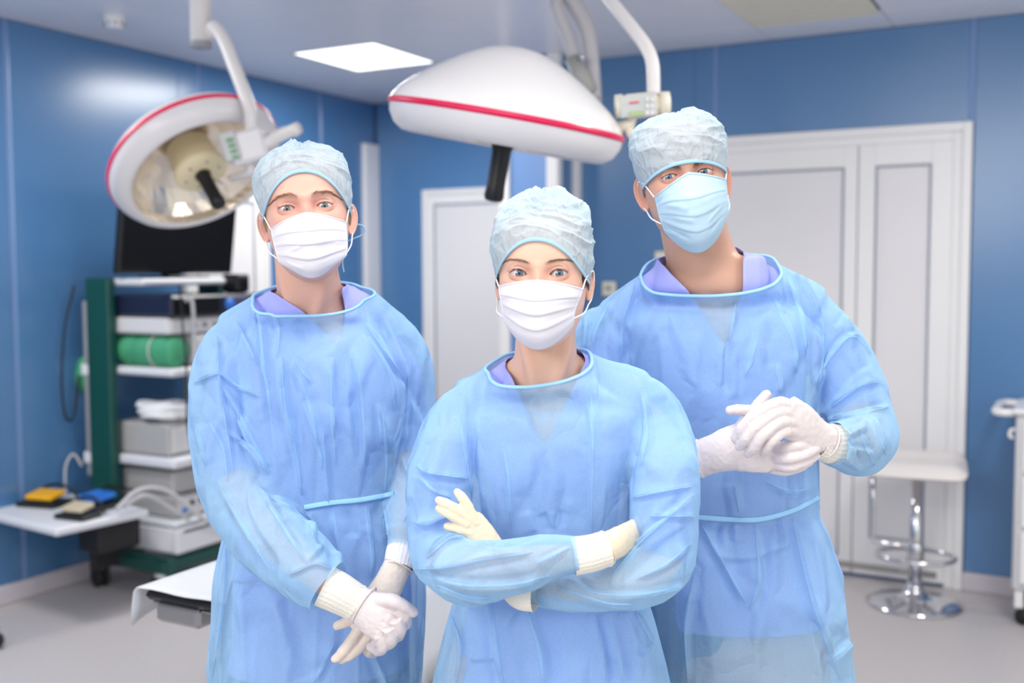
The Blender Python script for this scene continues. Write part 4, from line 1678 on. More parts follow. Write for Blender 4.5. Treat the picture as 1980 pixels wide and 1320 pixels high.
def head_grid(face, na=300, nb=56):
    zs = np.concatenate([np.linspace(TOP - 0.0002, 0.1015, 8), np.linspace(0.099, 0.040, 24), np.arange(0.0385, -0.026, -0.00075), np.linspace(-0.0275, -0.126, 40)])
    af = np.linspace(-math.pi / 2, math.pi / 2, na)
    ab_ = np.linspace(math.pi / 2, 1.5 * math.pi, nb + 2)[1:-1]
    A = np.concatenate([af, ab_])
    n = len(A)
    w, f, b = head_sec(zs)
    Z = np.repeat(zs[:, None], n, 1)
    sa, ca = np.sin(A), np.cos(A)
    X = w[:, None] * np.sign(sa) * np.abs(sa) ** np.where(ca > 0, 1.0, 0.9)
    Yb = b[:, None] * np.abs(ca) ** 0.9
    fr = (ca >= -1e-9)
    Y = Yb.copy()
    code = np.zeros_like(X)
    zz, yy, cc = face.surface(X[:, fr].ravel(), Z[:, fr].ravel(), snap=0.00075)
    # relief fades out at the sides so that the seam with the back stays smooth
    t = np.repeat(np.clip(np.abs(sa[fr])[None, :], 0, 1), len(zs), 0).ravel()
    yb = face.base(X[:, fr].ravel(), Z[:, fr].ravel())
    fd = smoothstep(0.985, 0.90, t)
    Y[:, fr] = (yb + (yy - yb) * fd).reshape(len(zs), -1)
    Z[:, fr] = zz.reshape(len(zs), -1)
    code[:, fr] = cc.reshape(len(zs), -1)
    V = np.stack([X, Y, Z], -1).reshape(-1, 3)
    m = len(zs)
    F = [(i * n + k, (i + 1) * n + k, (i + 1) * n + (k + 1) % n, i * n + (k + 1) % n) for i in range(m - 1) for k in range(n)]
    top, bot = len(V), len(V) + 1
    V = np.vstack([V, [0, 0, TOP], [0, -0.012, -0.1265]])
    F += [(top, k, (k + 1) % n) for k in range(n)] + [(bot, (m - 1) * n + (k + 1) % n, (m - 1) * n + k) for k in range(n)]
    code = np.concatenate([code.ravel(), [0, 0]])
    return V, F, code


def ear_geo(side, big=1.0, out=44):
    """an ear as a relief disc: helix, inner ridge, hollow and lobe."""
    nr, nt_ = 16, 48
    th = np.linspace(0, 2 * math.pi, nt_, endpoint=False)
    V, F = [], []
    # outline in (back, up): wide top, narrow lobe
    ox = 0.0165 * np.cos(th) * (1 + 0.22 * np.sin(th)) + 0.002 * np.sin(th)
    oz = 0.0315 * np.sin(th)
    for i in range(nr):
        r = (i + 1) / nr
        h = np.zeros(nt_)
        up = np.clip(np.sin(th) * 0.6 + 0.55 + 0.3 * np.cos(th), 0, 1)
        h += 0.0040 * g1(r - 0.90, 0.09) * np.clip(up + 0.2, 0, 1)
        h += 0.0030 * g1(r - 0.60, 0.10) * np.clip(0.55 * np.cos(th) + 0.25 * np.sin(th) + 0.3, 0, 1)
        h -= 0.0070 * g1(r - 0.0, 0.45) * 1.0
        h -= 0.0020 * g1(r - 0.76, 0.07) * up
        h += 0.004 * g1(r - 0.55, 0.2) * g1(((th - math.pi + math.pi) % (2 * math.pi)) - math.pi, 0.35)   # tragus side
        for k in range(nt_):
            V.append((h[k], ox[k] * r, oz[k] * r))
    for k in range(nt_):
        V.append((-0.005, ox[k] * 0.93, oz[k] * 0.95))
    c0 = len(V)
    V.append((-0.0070, 0, 0))
    c1 = len(V)
    V.append((-0.010, 0, 0))
    for i in range(nr):
        for k in range(nt_):
            F.append((i * nt_ + k, i * nt_ + (k + 1) % nt_, (i + 1) * nt_ + (k + 1) % nt_, (i + 1) * nt_ + k))
    F += [(c0, (k + 1) % nt_, k) for k in range(nt_)]
    F += [(c1, nr * nt_ + k, nr * nt_ + (k + 1) % nt_) for k in range(nt_)]
    V = np.array(V) * big
    # tilt: the back edge stands away from the head, the whole ear leans back
    a, l = math.radians(out), math.radians(-12)
    x, y, z = V.T
    x, y = x * math.cos(a) + y * math.sin(a), -x * math.sin(a) + y * math.cos(a)
    y, z = y * math.cos(l) - z * math.sin(l), y * math.sin(l) + z * math.cos(l)
    V = np.stack([side * (x + 0.0775), y + 0.017, z - 0.018], 1)
    if side < 0:
        F = [tuple(reversed(q)) for q in F]
    return V, F


def rot_head(yaw, pitch, roll):
    y, p, r = (math.radians(q) for q in (yaw, pitch, roll))
    Rz = np.array([[math.cos(y), -math.sin(y), 0], [math.sin(y), math.cos(y), 0], [0, 0, 1]])
    Rx = np.array([[1, 0, 0], [0, math.cos(p), -math.sin(p)], [0, math.sin(p), math.cos(p)]])
    Ry = np.array([[math.cos(r), 0, math.sin(r)], [0, 1, 0], [-math.sin(r), 0, math.cos(r)]])
    return Ry @ Rz @ Rx


def strands(roots, tips, mids, r0):
    """thin tapering hairs as three-sided prisms; one mesh."""
    V, F = [], []
    for a, b, m in zip(roots, tips, mids):
        P = np.array([a, 0.25 * a + 0.5 * m + 0.25 * b, b])
        T = (b - a) / (np.linalg.norm(b - a) + 1e-9)
        n = np.cross(T, [0.3, 1.0, 0.2])
        n /= np.linalg.norm(n) + 1e-9
        c = np.cross(T, n)
        o = len(V)
        for i, rr in enumerate((r0, r0 * 0.8, r0 * 0.15)):
            for k in range(3):
                t = 2 * math.pi * k / 3
                V.append(P[i] + rr * (math.cos(t) * n + math.sin(t) * c))
        for i in range(2):
            for k in range(3):
                F.append((o + i * 3 + k, o + i * 3 + (k + 1) % 3, o + i * 3 + 3 + (k + 1) % 3, o + i * 3 + 3 + k))
    return V, F
# ============================================================ people: one builder
class Person:
    def __init__(s, x, y, label):
        s.o = np.array([x, y, 0.0])
        s.root = thing('person', s.o, 0, label, 'person')

    def place(s, name, me, m=None, parent=None, smooth=True):
        set_v(me, get_v(me) - s.o)
        if m is not None:
            finish(me, m, smooth)
        return link(name, me, parent or s.root)

    def geo(s, name, parts, m, parent=None):
        me = mesh_of(name, parts)
        bm_fix(me)
        return s.place(name, me, m, parent)

    # ---------------------------------------------------- head
    def head(s, H, rot, scale, face, iris, iris2, brow_col, hair_col, brow, cap, mask, ears=1.0, blush=0.5, skin=(232, 192, 176), lash=0.0055, hair=None, aim=None):
        R = rot_head(*rot)
        s.H, s.R, s.sc, s.face = np.asarray(H), R, scale, face
        V, F, code = head_grid(face)
        # pigment
        x, y, z = V.T
        base = np.array(lin([c / 255 for c in skin]))
        red = np.array(lin([205 / 255, 120 / 255, 112 / 255]))
        C = np.repeat(base[None], len(V), 0)
        ax_ = np.abs(x)
        k = blush * (0.35 * g1(ax_ - 0.045, 0.02) * g1(z + 0.028, 0.02) + 0.5 * g1(x, 0.012) * g1(z + 0.012, 0.016) + 0.55 * g1(ax_ - face.xe, 0.018) * g1(z - 0.002, 0.010)
                     + 0.25 * g1(ax_ - 0.016, 0.007) * g1(z, 0.012))
        k = np.clip(k + 0.05 * vnoise(V * 90, 3), 0, 1) * (y < 0)
        C = C * (1 - k[:, None]) + red * k[:, None]
        q, zu, zl = face.lids(x, z)
        rim = np.array(lin([188 / 255, 112 / 255, 104 / 255]))
        C[code == 1] = rim
        line = (code == 2) & (z > (zu + zl) / 2)
        dk = np.array(lin([c / 255 for c in brow_col])) * 0.5
        a_ = 0.9 if not face.male else 0.4
        C[line] = C[line] * (1 - a_) + dk * a_
        low = (code == 2) & ~line
        C[low] = C[low] * 0.5 + rim * 0.5
        # soft tint of the brow-hair colour on the skin under the hairs
        bt, bz, bw = brow
        bc = np.array(lin([c / 255 for c in brow_col]))
        bzz = np.interp(ax_, bt, bz)
        bww = np.interp(ax_, bt, bw)
        kb = smoothstep(1.25, 0.5, np.abs(z - bzz) / np.maximum(bww, 1e-4)) * (ax_ > bt[0] - 0.001) * (ax_ < bt[-1] + 0.001) * (y < -0.03) * (0.42 if face.male else 0.3)
        C = C * (1 - kb[:, None]) + bc * kb[:, None]
        Vw = s.hw(V)
        parts = [(Vw, F)]
        cols = [C]
        for sd in (-1, 1):
            ve, fe = ear_geo(sd, ears, 44 if face.male else 22)
            parts.append((s.hw(ve), fe))
            ce = np.repeat(base[None], len(ve), 0)
            ce = ce * 0.72 + red * 0.28
            cols.append(ce)
        s.head_parts, s.head_cols, s.skin0 = parts, cols, base
        # eyes
        me_ = eye_mat('eye', iris, iris2)
        for sd in (-1, 1):
            c = s.hw(np.array([[sd * face.xe, face.ye, 0.0]]))[0]
            mb = MB()
            Rr = 0.0180 * scale
            mb.lathe([(Rr * math.sin(t), -Rr * math.cos(t)) for t in np.linspace(0, math.pi * 0.75, 40)], 48, axis_matrix((0, 0, 0), (0, 1, 0)))
            e = mb.build('eye', me_, s.root, c - s.o)
            tgt = np.array([0, 0, CAM_H]) if aim is None else np.asarray(aim)
            d = Vector(tgt - c)
            e.rotation_euler = d.to_track_quat('-Y', 'Z').to_euler()
        # eyebrows and lashes
        rn = np.random.default_rng(7 + len(s.root.name))
        for sd in (-1, 1):
            rt, tp, md = [], [], []
            for _ in range(330):
                t = rn.random() ** 0.85
                xx = bt[0] + (bt[-1] - bt[0]) * t
                ww = np.interp(xx, bt, bw)
                off = rn.normal() * 0.42
                zz = np.interp(xx, bt, bz) + np.clip(off, -0.8, 0.8) * ww
                slope = (np.interp(xx + 0.003, bt, bz) - np.interp(xx - 0.003, bt, bz)) / 0.006
                ang = math.atan(slope) + (1.15 - 1.35 * t) * (0.55 if face.male else 0.42) - 0.25 * off + rn.normal() * (0.12 if face.male else 0.07)
                ln = (0.0065 + 0.003 * rn.random()) * (1.0 if t < 0.8 else 0.8)
                x1, z1 = xx + ln * math.cos(ang), zz + ln * math.sin(ang)
                ys = face.skin_y([xx, (xx + x1) / 2, x1], [zz, (zz + z1) / 2, z1])
                rt.append((sd * xx, ys[0] + 0.0003, zz))
                md.append((sd * (xx + x1) / 2, ys[1] - 0.0007, (zz + z1) / 2))
                tp.append((sd * x1, ys[2] - 0.0005, z1))
            v, f = strands(np.array(rt), np.array(tp), np.array(md), 0.00019)
            o = s.geo('eyebrow', [(s.hw(v), f)], hair_mat('eyebrow_hair', rgb(*brow_col)))
            o['kind'] = 'stuff'
            if lash:
                rt, tp, md = [], [], []
                for _ in range(70):
                    qq = rn.uniform(-0.85, 0.98)
                    xx = face.xe + face.ax * qq
                    _, zu1, zl1 = face.lids(np.array([xx]), np.array([0.0]))
                    zz = zu1[0]
                    yy = face.skin_y([xx], [zz + 0.0003])[0]
                    ln = lash * (0.6 + 0.55 * max(0, qq + 0.35)) * rn.uniform(0.8, 1.1)
                    dx = 0.45 * qq + rn.normal() * 0.08
                    a = np.array([sd * xx, yy - 0.0003, zz])
                    rt.append(a)
                    md.append(a + np.array([sd * dx * ln * 0.5, -ln * 0.65, ln * 0.05]))
                    tp.append(a + np.array([sd * dx * ln, -ln * 0.9, ln * 0.45]))
                v, f = strands(np.array(rt), np.array(tp), np.array(md), 0.00016)
                o = s.geo('eyelashes', [(s.hw(v), f)], hair_mat('lash_hair', rgb(*(int(c * (0.4 if face.male else 0.2)) for c in brow_col))))
                o['kind'] = 'stuff'
        if hair:
            s.hair(hair, hair_col)
        s.cap(**cap)
        s.mask(**mask)

    def hw(s, V):
        return (np.asarray(V) * s.sc) @ s.R.T + s.H

    def skull(s, a, z, off):
        """a point set on the skull at azimuth a (0 = face), height z, pushed out by off."""
        w, f, b = head_sec(z)
        sa, ca = np.sin(a), np.cos(a)
        fr = ca >= 0
        x = w * np.sign(sa) * np.abs(sa) ** np.where(fr, 1.0, 0.9)
        yf = -f * np.maximum(1 - np.abs(sa) ** s.face.ex, 0) ** (1 / s.face.ex)
        y = np.where(fr, yf, b * np.abs(ca) ** 0.9)
        tv = np.clip((z - 0.012) / 0.104, 0, 1) ** 1.6
        th = np.sqrt(np.maximum(1 - tv * tv, 0))
        n = np.stack([np.sin(a) * th, -np.cos(a) * th, tv], -1)
        return np.stack([x, y, z], -1) + n * off[..., None]

    def hair(s, zones, col):
        """short hair showing under the cap at the temples: many fine strands."""
        rn = np.random.default_rng(3)
        for (a0, a1, z0, z1, n, dirz, ln) in zones:
            a = rn.uniform(a0, a1, n)
            z = rn.uniform(z0, z1, n)
            P = s.skull(a, z, np.full(n, 0.0002))
            b = a + rn.normal(0, 0.03, n) + 0.10 * np.sign(a0)
            Q = s.skull(b, z + dirz * ln * rn.uniform(0.7, 1.2, n), np.full(n, 0.0025) + rn.uniform(0, 0.002, n))
            v, f = strands(P, Q, (P + Q) / 2 + (Q - P) * 0.02, 0.00022)
            o = s.geo('hair', [(s.hw(v), f)], hair_mat('short_hair', rgb(*col)))
            o['kind'] = 'stuff'

    # ---------------------------------------------------- bouffant cap
    def cap(s, zf, zs, zb, puff, top, seed, puffs=(), wr=0.004, side=0.010):
        na, nz = 220, 90
        A = np.linspace(0, 2 * math.pi, na, endpoint=False)
        fr = np.maximum(np.cos(A), 0)
        sf = np.abs(np.sin(A)) ** 2.2
        zband = np.where(np.cos(A) > 0, zf * (1 - sf) + zs * sf, zs + (zb - zs) * np.abs(np.cos(A)) ** 0.8)
        zband = zband + 0.0012 * np.sin(3 * A + seed)
        t = np.linspace(0, 1, nz)
        T, AA = np.meshgrid(t, A, indexing='ij')
        ztop = TOP - 0.0002
        # height runs from the band up over the crown
        e = T ** 1.0
        Z = zband[None, :] + (ztop - zband[None, :]) * np.sin(e * math.pi / 2) ** 0.9
        rise = np.sin(np.clip(e, 0, 1) * math.pi)
        off = 0.0030 + side * rise * (0.55 + 0.45 * np.abs(np.sin(AA))) + puff * smoothstep(0.35, 0.95, e) * 0.6 + top * smoothstep(0.7, 1.0, e)
        q = np.stack([np.cos(AA) * 1.3, np.sin(AA) * 1.3, e * 5.0], -1).reshape(-1, 3)
        w1 = ridged(np.stack([np.cos(AA).ravel() * 1.6 + 0.35 * e.ravel(), np.sin(AA).ravel() * 1.6, e.ravel() * 7.5 + 0.5 * np.sin(AA.ravel() * 2)], 1), seed, 2, 1.6)
        w2 = ridged(np.stack([np.cos(AA).ravel() * 4.0, np.sin(AA).ravel() * 4.0, e.ravel() * 3.5], 1), seed + 9, 2, 1.4)
        w3 = vnoise(np.stack([np.cos(AA).ravel() * 2.2, np.sin(AA).ravel() * 2.2, e.ravel() * 2.2], 1), seed + 5)
        amp = wr * smoothstep(0.02, 0.25, e.ravel())
        off = off + ((w1 * 1.1 + w2 * 0.9 * smoothstep(0.3, 0.8, e.ravel()) + w3 * 0.8) * amp).reshape(off.shape)
        # gathers right at the band
        off = off + 0.0005 * np.sin(AA * 46 + 3 * np.sin(AA * 5)) * np.exp(-e * 14)
        for pa, pe, ph, pw in puffs:
            da = (AA - pa + math.pi) % (2 * math.pi) - math.pi
            off = off + ph * np.exp(-(da * np.cos(np.minimum(e, .97) * math.pi / 2) / pw) ** 2 - ((e - pe) / (pw * 0.8)) ** 2)
        P = s.skull(AA, Z, off)
        # the crown rises above the skull
        P[..., 2] += top * smoothstep(0.45, 1.0, e)
        # keep in front of the forehead skin
        V = P.reshape(-1, 3)
        front = (np.cos(AA.ravel()) > 0.1)
        ysk = np.full(len(V), 9.0)
        wz, _, _ = head_sec(V[:, 2])
        okx = front & (np.abs(V[:, 0]) < wz * 0.97)
        ysk[okx] = s.face.skin_y(V[okx, 0], V[okx, 2]) - 0.0016
        V[:, 1] = np.where(okx, np.minimum(V[:, 1], ysk), V[:, 1])
        F = [(i * na + k, i * na + (k + 1) % na, (i + 1) * na + (k + 1) % na, (i + 1) * na + k) for i in range(nz - 1) for k in range(na)]
        o = s.geo('surgical_cap', [(s.hw(V), F)], M_cap)
        s.cap_obj = o
        # band: a folded strip round the edge
        rim = V[:na].copy()
        for _ in range(12):
            rim = 0.5 * rim + 0.25 * (np.roll(rim, 1, 0) + np.roll(rim, -1, 0))
        nrm = np.stack([np.sin(A), -np.cos(A), np.zeros(na)], 1)
        wv, wf = [], []
        hgt = 0.0036
        prof = [(0.0006, -hgt * 0.3), (0.0022, -hgt * 0.5), (0.0026, 0.0), (0.0024, hgt), (0.0014, hgt * 1.35)]
        for (d, h) in prof:
            wv.append(rim + nrm * d + np.array([0, 0, h]))
        wv = np.vstack(wv)
        for i in range(len(prof) - 1):
            for k in range(na):
                wf.append((i * na + k, i * na + (k + 1) % na, (i + 1) * na + (k + 1) % na, (i + 1) * na + k))
        b = s.geo('cap_band', [(s.hw(wv), wf)], M_capband, None)
        b.parent = o
        return o

    # ---------------------------------------------------- pleated mask
    def mask(s, m, zc, ze, yc, ye, wx, pleat=0.0022, seed=1, wrk=0.0012, flat=0.0, pu=(1.9, 1.9), creases=()):
        nu, nv = 120, 110
        u = np.linspace(-1, 1, nu)
        v = np.linspace(0, 1, nv)
        kz = np.linspace(0, 1, len(zc))
        U, Vv = np.meshgrid(u, v)
        f = np.abs(U) ** (pu[0] + (pu[1] - pu[0]) * smoothstep(0.0, 0.6, Vv))

        def curve(tab):
            return np.interp(v, np.linspace(0, 1, 200), resample(np.array(tab, float)[:, None], 200)[:, 0])[:, None]
        wL, wR = (wx if isinstance(wx, tuple) else (wx, wx))
        X = U * np.where(U < 0, curve(wL), curve(wR))
        zl, zr = (ze if isinstance(ze, tuple) else (ze, ze))
        yl, yr = (ye if isinstance(ye, tuple) else (ye, ye))
        ZE = np.where(U < 0, curve(zl), curve(zr))
        YE = np.where(U < 0, curve(yl), curve(yr))
        Z = curve(zc) + (ZE - curve(zc)) * f
        Y = curve(yc) + (YE - curve(yc)) * np.abs(U) ** 2.1
        # pleats: three overlaps whose lips run across and meet at the sides
        lip = np.zeros_like(X)
        for k, pv in enumerate((0.30, 0.50, 0.70)):
            d = Vv - (pv + 0.03 * np.cos(U * math.pi) - 0.03)
            lip += smoothstep(-0.10, -0.004, d) * (1 - smoothstep(-0.004, 0.012, d))
        Y = Y - pleat * lip * (1 - np.abs(U) ** 6)
        q = np.stack([X.ravel() * 22 + 3 * Vv.ravel(), Vv.ravel() * 7 + X.ravel() * 8, np.zeros(X.size)], 1)
        n1 = ridged(q, seed, 2, 1.3) + 0.6 * vnoise(q * 0.7, seed + 3)
        Y = Y - (wrk * n1).reshape(X.shape) * (0.35 + 0.65 * np.abs(U)) * smoothstep(0.06, 0.25, Vv)
        for (u0, v0, u1, v1, h, w) in creases:
            d, t = poly_dist(np.stack([U.ravel(), Vv.ravel()], 1), [(u0, v0), (u1, v1)])
            Y = Y - (h * 0.001 * np.exp(-(d / w) ** 2) * np.clip(np.sin(math.pi * t) * 1.5, 0.1, 1)).reshape(X.shape)
        # stay off the skin
        w, _, _ = head_sec(Z.ravel())
        ok = (np.abs(X.ravel()) < w * 0.985) & (Z.ravel() > -0.117)
        lim = np.full(X.size, 1.0)
        lim[ok] = s.face.skin_y(X.ravel()[ok], Z.ravel()[ok]) - 0.0022
        Y = np.minimum(Y.ravel(), lim).reshape(X.shape)
        Y = laplace_grid(Y, 2)
        P = np.stack([X, Y, Z], -1).reshape(-1, 3)
        F = [(i * nu + k, i * nu + k + 1, (i + 1) * nu + k + 1, (i + 1) * nu + k) for i in range(nv - 1) for k in range(nu - 1)]
        o = s.geo('face_mask', [(s.hw(P), F)], m)
        md = o.modifiers.new('thickness', 'SOLIDIFY')
        md.thickness = 0.0008
        md.offset = -1
        G = P.reshape(nv, nu, 3)
        # binding along the top edge, and stitched side strips
        top = G[2] + np.array([0, -0.0012, 0])
        b = s.geo('nose_binding', [tube_geo(s.hw(top), 0.0016 * s.sc, 6, True, False, 0.5)], m)
        b.parent = o
        for k in (1, nu - 2):
            sd = G[2:int(nv * 0.80), k] + np.array([0, -0.0008, 0])
            b = s.geo('side_binding', [tube_geo(s.hw(sd), 0.0022 * s.sc, 6, True, False, 0.5)], m)
            b.parent = o
        for k, sg in ((0, -1), (nu - 1, 1)):
            a, c = G[3, k], G[int(nv * 0.72), k]
            pts = [a, np.array([sg * 0.0745, (a[1] - 0.018) / 2, -0.006]), np.array([sg * 0.0800, 0.003, 0.004]), np.array([sg * 0.0835, 0.024, 0.004]),
                   np.array([sg * 0.0835, 0.031, -0.018]), np.array([sg * 0.0805, 0.022, -0.040]), np.array([sg * 0.0765, 0.0, -0.050]), np.array([sg * 0.0715, (c[1]) / 2 - 0.01, (c[2] - 0.055) / 2]), c]
            b = s.geo('ear_loop', [tube_geo(s.hw(resample(pts, 60)), 0.0013 * s.sc, 8)], M_loop)
            b.parent = o
        return o


def laplace_grid(A, it):
    for _ in range(it):
        B = A.copy()
        B[1:-1, 1:-1] = 0.5 * A[1:-1, 1:-1] + 0.125 * (A[:-2, 1:-1] + A[2:, 1:-1] + A[1:-1, :-2] + A[1:-1, 2:])
        A = B
    return A


def pj(px, py, Y):
    return at(px, py, Y)


def torso_secs(tab, yaw=0.0):
    """(py, left px, right px, centre depth Y, half depth)"""
    S = []
    for py, l, r, Y, ry in tab:
        c = at((l + r) / 2, py, Y)
        S.append((c[0], c[1], c[2], (r - l) / 2 * Y / F_PX, ry))
    return S


def shrink(S, d, dy=None):
    return [(a, b, c, max(rx - d, 0.03), max(ry - (d if dy is None else dy), 0.03)) for a, b, c, rx, ry in S]


def limb(tab, k=1.0, add=0.0, **kw):
    """(px, py, Y, radius in px)"""
    P = [at(a, b, c) for a, b, c, r in tab]
    R = [max(r * c / F_PX * k + add, 0.012) for a, b, c, r in tab]
    return tube_loft(P, R, **kw)
def dress(p, scrub_top, torso, arms_gown, arms_body, neck, traps, collar, wrists, folds, hem, scrub_v, scrub_hem, tie, legs, seed, cuffs, waist=None, body_in=0.036, drape=1.0, sleeve_len=0.45):
    """body, scrubs and gown of one person, in world metres."""
    T = torso_secs(torso)
    # ---------------- body: one skin surface with head, neck, trunk, arms and legs
    low = [c for c in shrink(T, body_in + 0.012, body_in + 0.004)]
    zmin = min(q[2] for q in low)
    cx, cy = low[0][0], p.o[1]
    parts = [stack_loft(low, 40, 50)]
    for ab in arms_body:
        parts.append(limb(ab, n=20, m=36))
    parts.append(tube_loft([q[0] for q in neck], [q[1] for q in neck], [q[2] for q in neck], n=32, m=30, up=(0, -1, 0.05)))
    for tr in traps:
        parts.append(tube_loft([q[0] for q in tr], [q[1] for q in tr], n=20, m=20))
    n0, n2 = neck[0], neck[-1]
    for sd in (-1, 1):                     # the neck cords that run to the collar bones
        up_ = np.asarray(n0[0]) + np.array([sd * n0[1] * 0.82, -0.012, 0.01])
        lo_ = np.asarray(n2[0]) + np.array([sd * 0.016, -n2[2] * 0.93, -0.012])
        parts.append(tube_loft([up_, (up_ + lo_) / 2 + np.array([sd * 0.004, -0.010, 0]), lo_], [0.014, 0.0125, 0.011], n=14, m=16))
    for hx in (-0.095, 0.095):
        parts.append(tube_loft([(cx + hx, cy, 0.92), (cx + hx * 1.05, cy, 0.52), (cx + hx * 1.1, cy + 0.01, 0.10)], [0.075, 0.055, 0.035], n=18, m=20))
        parts.append(tube_loft([(cx + hx * 1.1, cy + 0.03, 0.065), (cx + hx * 1.15, cy - 0.12, 0.045)], [0.033, 0.028], [0.03, 0.022], n=14, m=10, up=(0, 0, 1)))
    body = remesh(parts, 0.0055)
    V = laplace(get_v(body), get_e(body), 5, 0.5)
    set_v(body, V)
    nb = len(V)
    col = np.repeat(p.skin0[None], nb, 0)
    bv = [V] + [np.asarray(q[0]) for q in p.head_parts]
    F = [tuple(f.vertices) for f in body.polygons]
    bpy.data.meshes.remove(body)
    full = mesh_of('body', [(V, F)] + p.head_parts)
    paint(full, 'pigment', np.vstack([col] + p.head_cols))
    bm_fix(full)
    p.place('body', full, M_skin)
    # ---------------- scrub top and trousers
    sp = [stack_loft(shrink([q for q in T if q[2] > scrub_hem - 0.05], 0.027, 0.023), 48, 60)]
    for ab in arms_body:
        A = np.array(ab, float)
        m_ = resample(A, 40)[: int(40 * sleeve_len)]
        sp.append(limb([tuple(q) for q in m_], 1.0, 0.006, n=22, m=30))
    for tr in traps:
        sp.append(tube_loft([q[0] for q in tr], [q[1] + 0.006 for q in tr], n=20, m=20))
    sp.append(tube_loft([q[0] for q in neck[1:]], [q[1] + 0.009 for q in neck[1:]], [q[2] + 0.009 for q in neck[1:]], n=32, m=24))
    sc = remesh(sp, 0.006)
    V = laplace(get_v(sc), get_e(sc), 4, 0.5)
    set_v(sc, V)
    N = get_n(sc)
    set_v(sc, V + N * (0.006 * ridged(V * np.array([11, 11, 5]), seed + 4, 2))[:, None])
    cut_plane(sc, (0, 0, scrub_hem), (0, 0, -1))
    ta, tb = at(*scrub_top[0]), at(*scrub_top[1])
    tn = np.cross(tb - ta, np.array([0, 1.0, 0.12]))
    tn = tn / np.linalg.norm(tn)
    cut_plane(sc, (ta + tb) / 2, tn if tn[2] > 0 else -tn)
    nc = np.asarray(neck[1][0])
    fr = -np.array([0, 1, 0])

    def vneck(C, Nn):
        return in_poly(proj(C), scrub_v) & (C[:, 1] < nc[1] + 0.02)

    drop_faces(sc, vneck)

    smooth_rim(sc, 14)
    so = p.place('scrub_top', sc, M_scrub)
    md = so.modifiers.new('thickness', 'SOLIDIFY')
    md.thickness = 0.0015
    tp = []
    lg = legs or 1.0
    for hx in (-0.10, 0.10):
        tp.append(tube_loft([(cx + hx * 0.8 * lg, cy, 0.98), (cx + hx * lg, cy, 0.86), (cx + hx * 1.05 * lg, cy, 0.52), (cx + hx * 1.1, cy + 0.01, 0.12)], [0.072 * lg, 0.082 * lg, 0.08 * lg, 0.075], n=24, m=26))
    tp.append(tube_loft([(cx, cy, 1.0), (cx, cy, 0.84)], [0.13 * lg, 0.14 * lg], [0.095 * lg, 0.10 * lg], n=28, m=12))
    tr_ = remesh(tp, 0.012)
    V = laplace(get_v(tr_), get_e(tr_), 5, 0.5)
    N = get_n(tr_)
    set_v(tr_, V + N * (0.007 * ridged(V * np.array([8, 8, 4]), seed + 8, 2))[:, None])
    p.place('trousers', tr_, M_trous)
    for hx in (-1, 1):
        sh_ = [tube_loft([(cx + hx * 0.105, cy + 0.075, 0.050), (cx + hx * 0.108, cy + 0.0, 0.055), (cx + hx * 0.112, cy - 0.09, 0.046), (cx + hx * 0.118, cy - 0.165, 0.038)], [0.034, 0.044, 0.050, 0.036], [0.046, 0.050, 0.040, 0.030], n=18, m=20, up=(0, 0, 1))]
        sm = remesh(sh_, 0.007)
        V = laplace(get_v(sm), get_e(sm), 2)
        V[:, 2] = np.maximum(V[:, 2], 0.0005)
        set_v(sm, V)
        p.place('shoe', sm, M_shoe)
    # ---------------- gown
    gp = [stack_loft(T, 72, 90)]
    for ag in arms_gown:
        gp.append(limb(ag, n=30, m=48))
    for tr in traps:
        gp.append(tube_loft([q[0] for q in tr], [q[1] + 0.015 for q in tr], n=22, m=20))
    g = remesh(gp, 0.0034)
    V, E = get_v(g), get_e(g)
    V = laplace(V, E, 14, 0.5)
    set_v(g, V)
    N = get_n(g)
    # loose drape: hanging folds on the trunk and skirt, slanting crumples on the sleeves
    arm_d = np.full(len(V), 9.0)
    for ag in arms_gown:
        P = np.array([at(a, b, c) for a, b, c, r in ag])
        Rr = np.array([r * c / F_PX for a, b, c, r in ag])
        for i in range(len(P) - 1):
            d = P[i + 1] - P[i]
            t = np.clip(((V - P[i]) @ d) / (d @ d), 0, 1)
            dd = np.linalg.norm(V - P[i] - t[:, None] * d, axis=1) - (Rr[i] + (Rr[i + 1] - Rr[i]) * t)
            arm_d = np.minimum(arm_d, dd)
    onarm = smoothstep(0.016, 0.002, arm_d)
    hang = ridged(V * np.array([13.0, 9.0, 1.7]) + np.array([seed, 0, 0]), seed, 2, 1.3)
    crum = ridged(V * np.array([12.0, 11.0, 10.0]), seed + 21, 2, 1.1)
    soft = vnoise(V * np.array([9.0, 9.0, 5.0]), seed + 2)
    zt = V[:, 2]
    zw = waist if waist is not None else 1.02
    body_amp = (0.0045 + 0.006 * smoothstep(zw, zw - 0.25, zt)) * drape
    D = (1 - onarm) * (body_amp * hang + 0.0010 * crum + 0.004 * soft * drape) + onarm * (0.0045 * crum + 0.003 * hang + 0.006 * soft)
    V = V + N * D[:, None]
    set_v(g, V)
    N = get_n(g)
    V = fold(V, N, folds, 2.1)
    set_v(g, V)
    # neckline
    a, b, c = (at(*q) for q in collar)
    no = np.cross(c - a, b - a)
    no = no / np.linalg.norm(no)
    if no[2] < 0:
        no = -no
    loop = cut_plane(g, b, no, True, near=(a + c) / 2, rad=0.20)
    keep_largest(g)
    for (w0, w1) in wrists:
        A, B = at(*w0[:3]), at(*w1)
        d = (B - A) / np.linalg.norm(B - A)
        cut_plane(g, A, d, False, near=A, rad=w0[3], axis=d)
        keep_largest(g)
    cut_plane(g, (0, 0, hem), (0, 0, -1))
    p.tree = BVHTree.FromPolygons([tuple(v.co) for v in g.vertices], [tuple(f.vertices) for f in g.polygons])
    go = p.place('surgical_gown', g, M_gown)
    p.gown = go
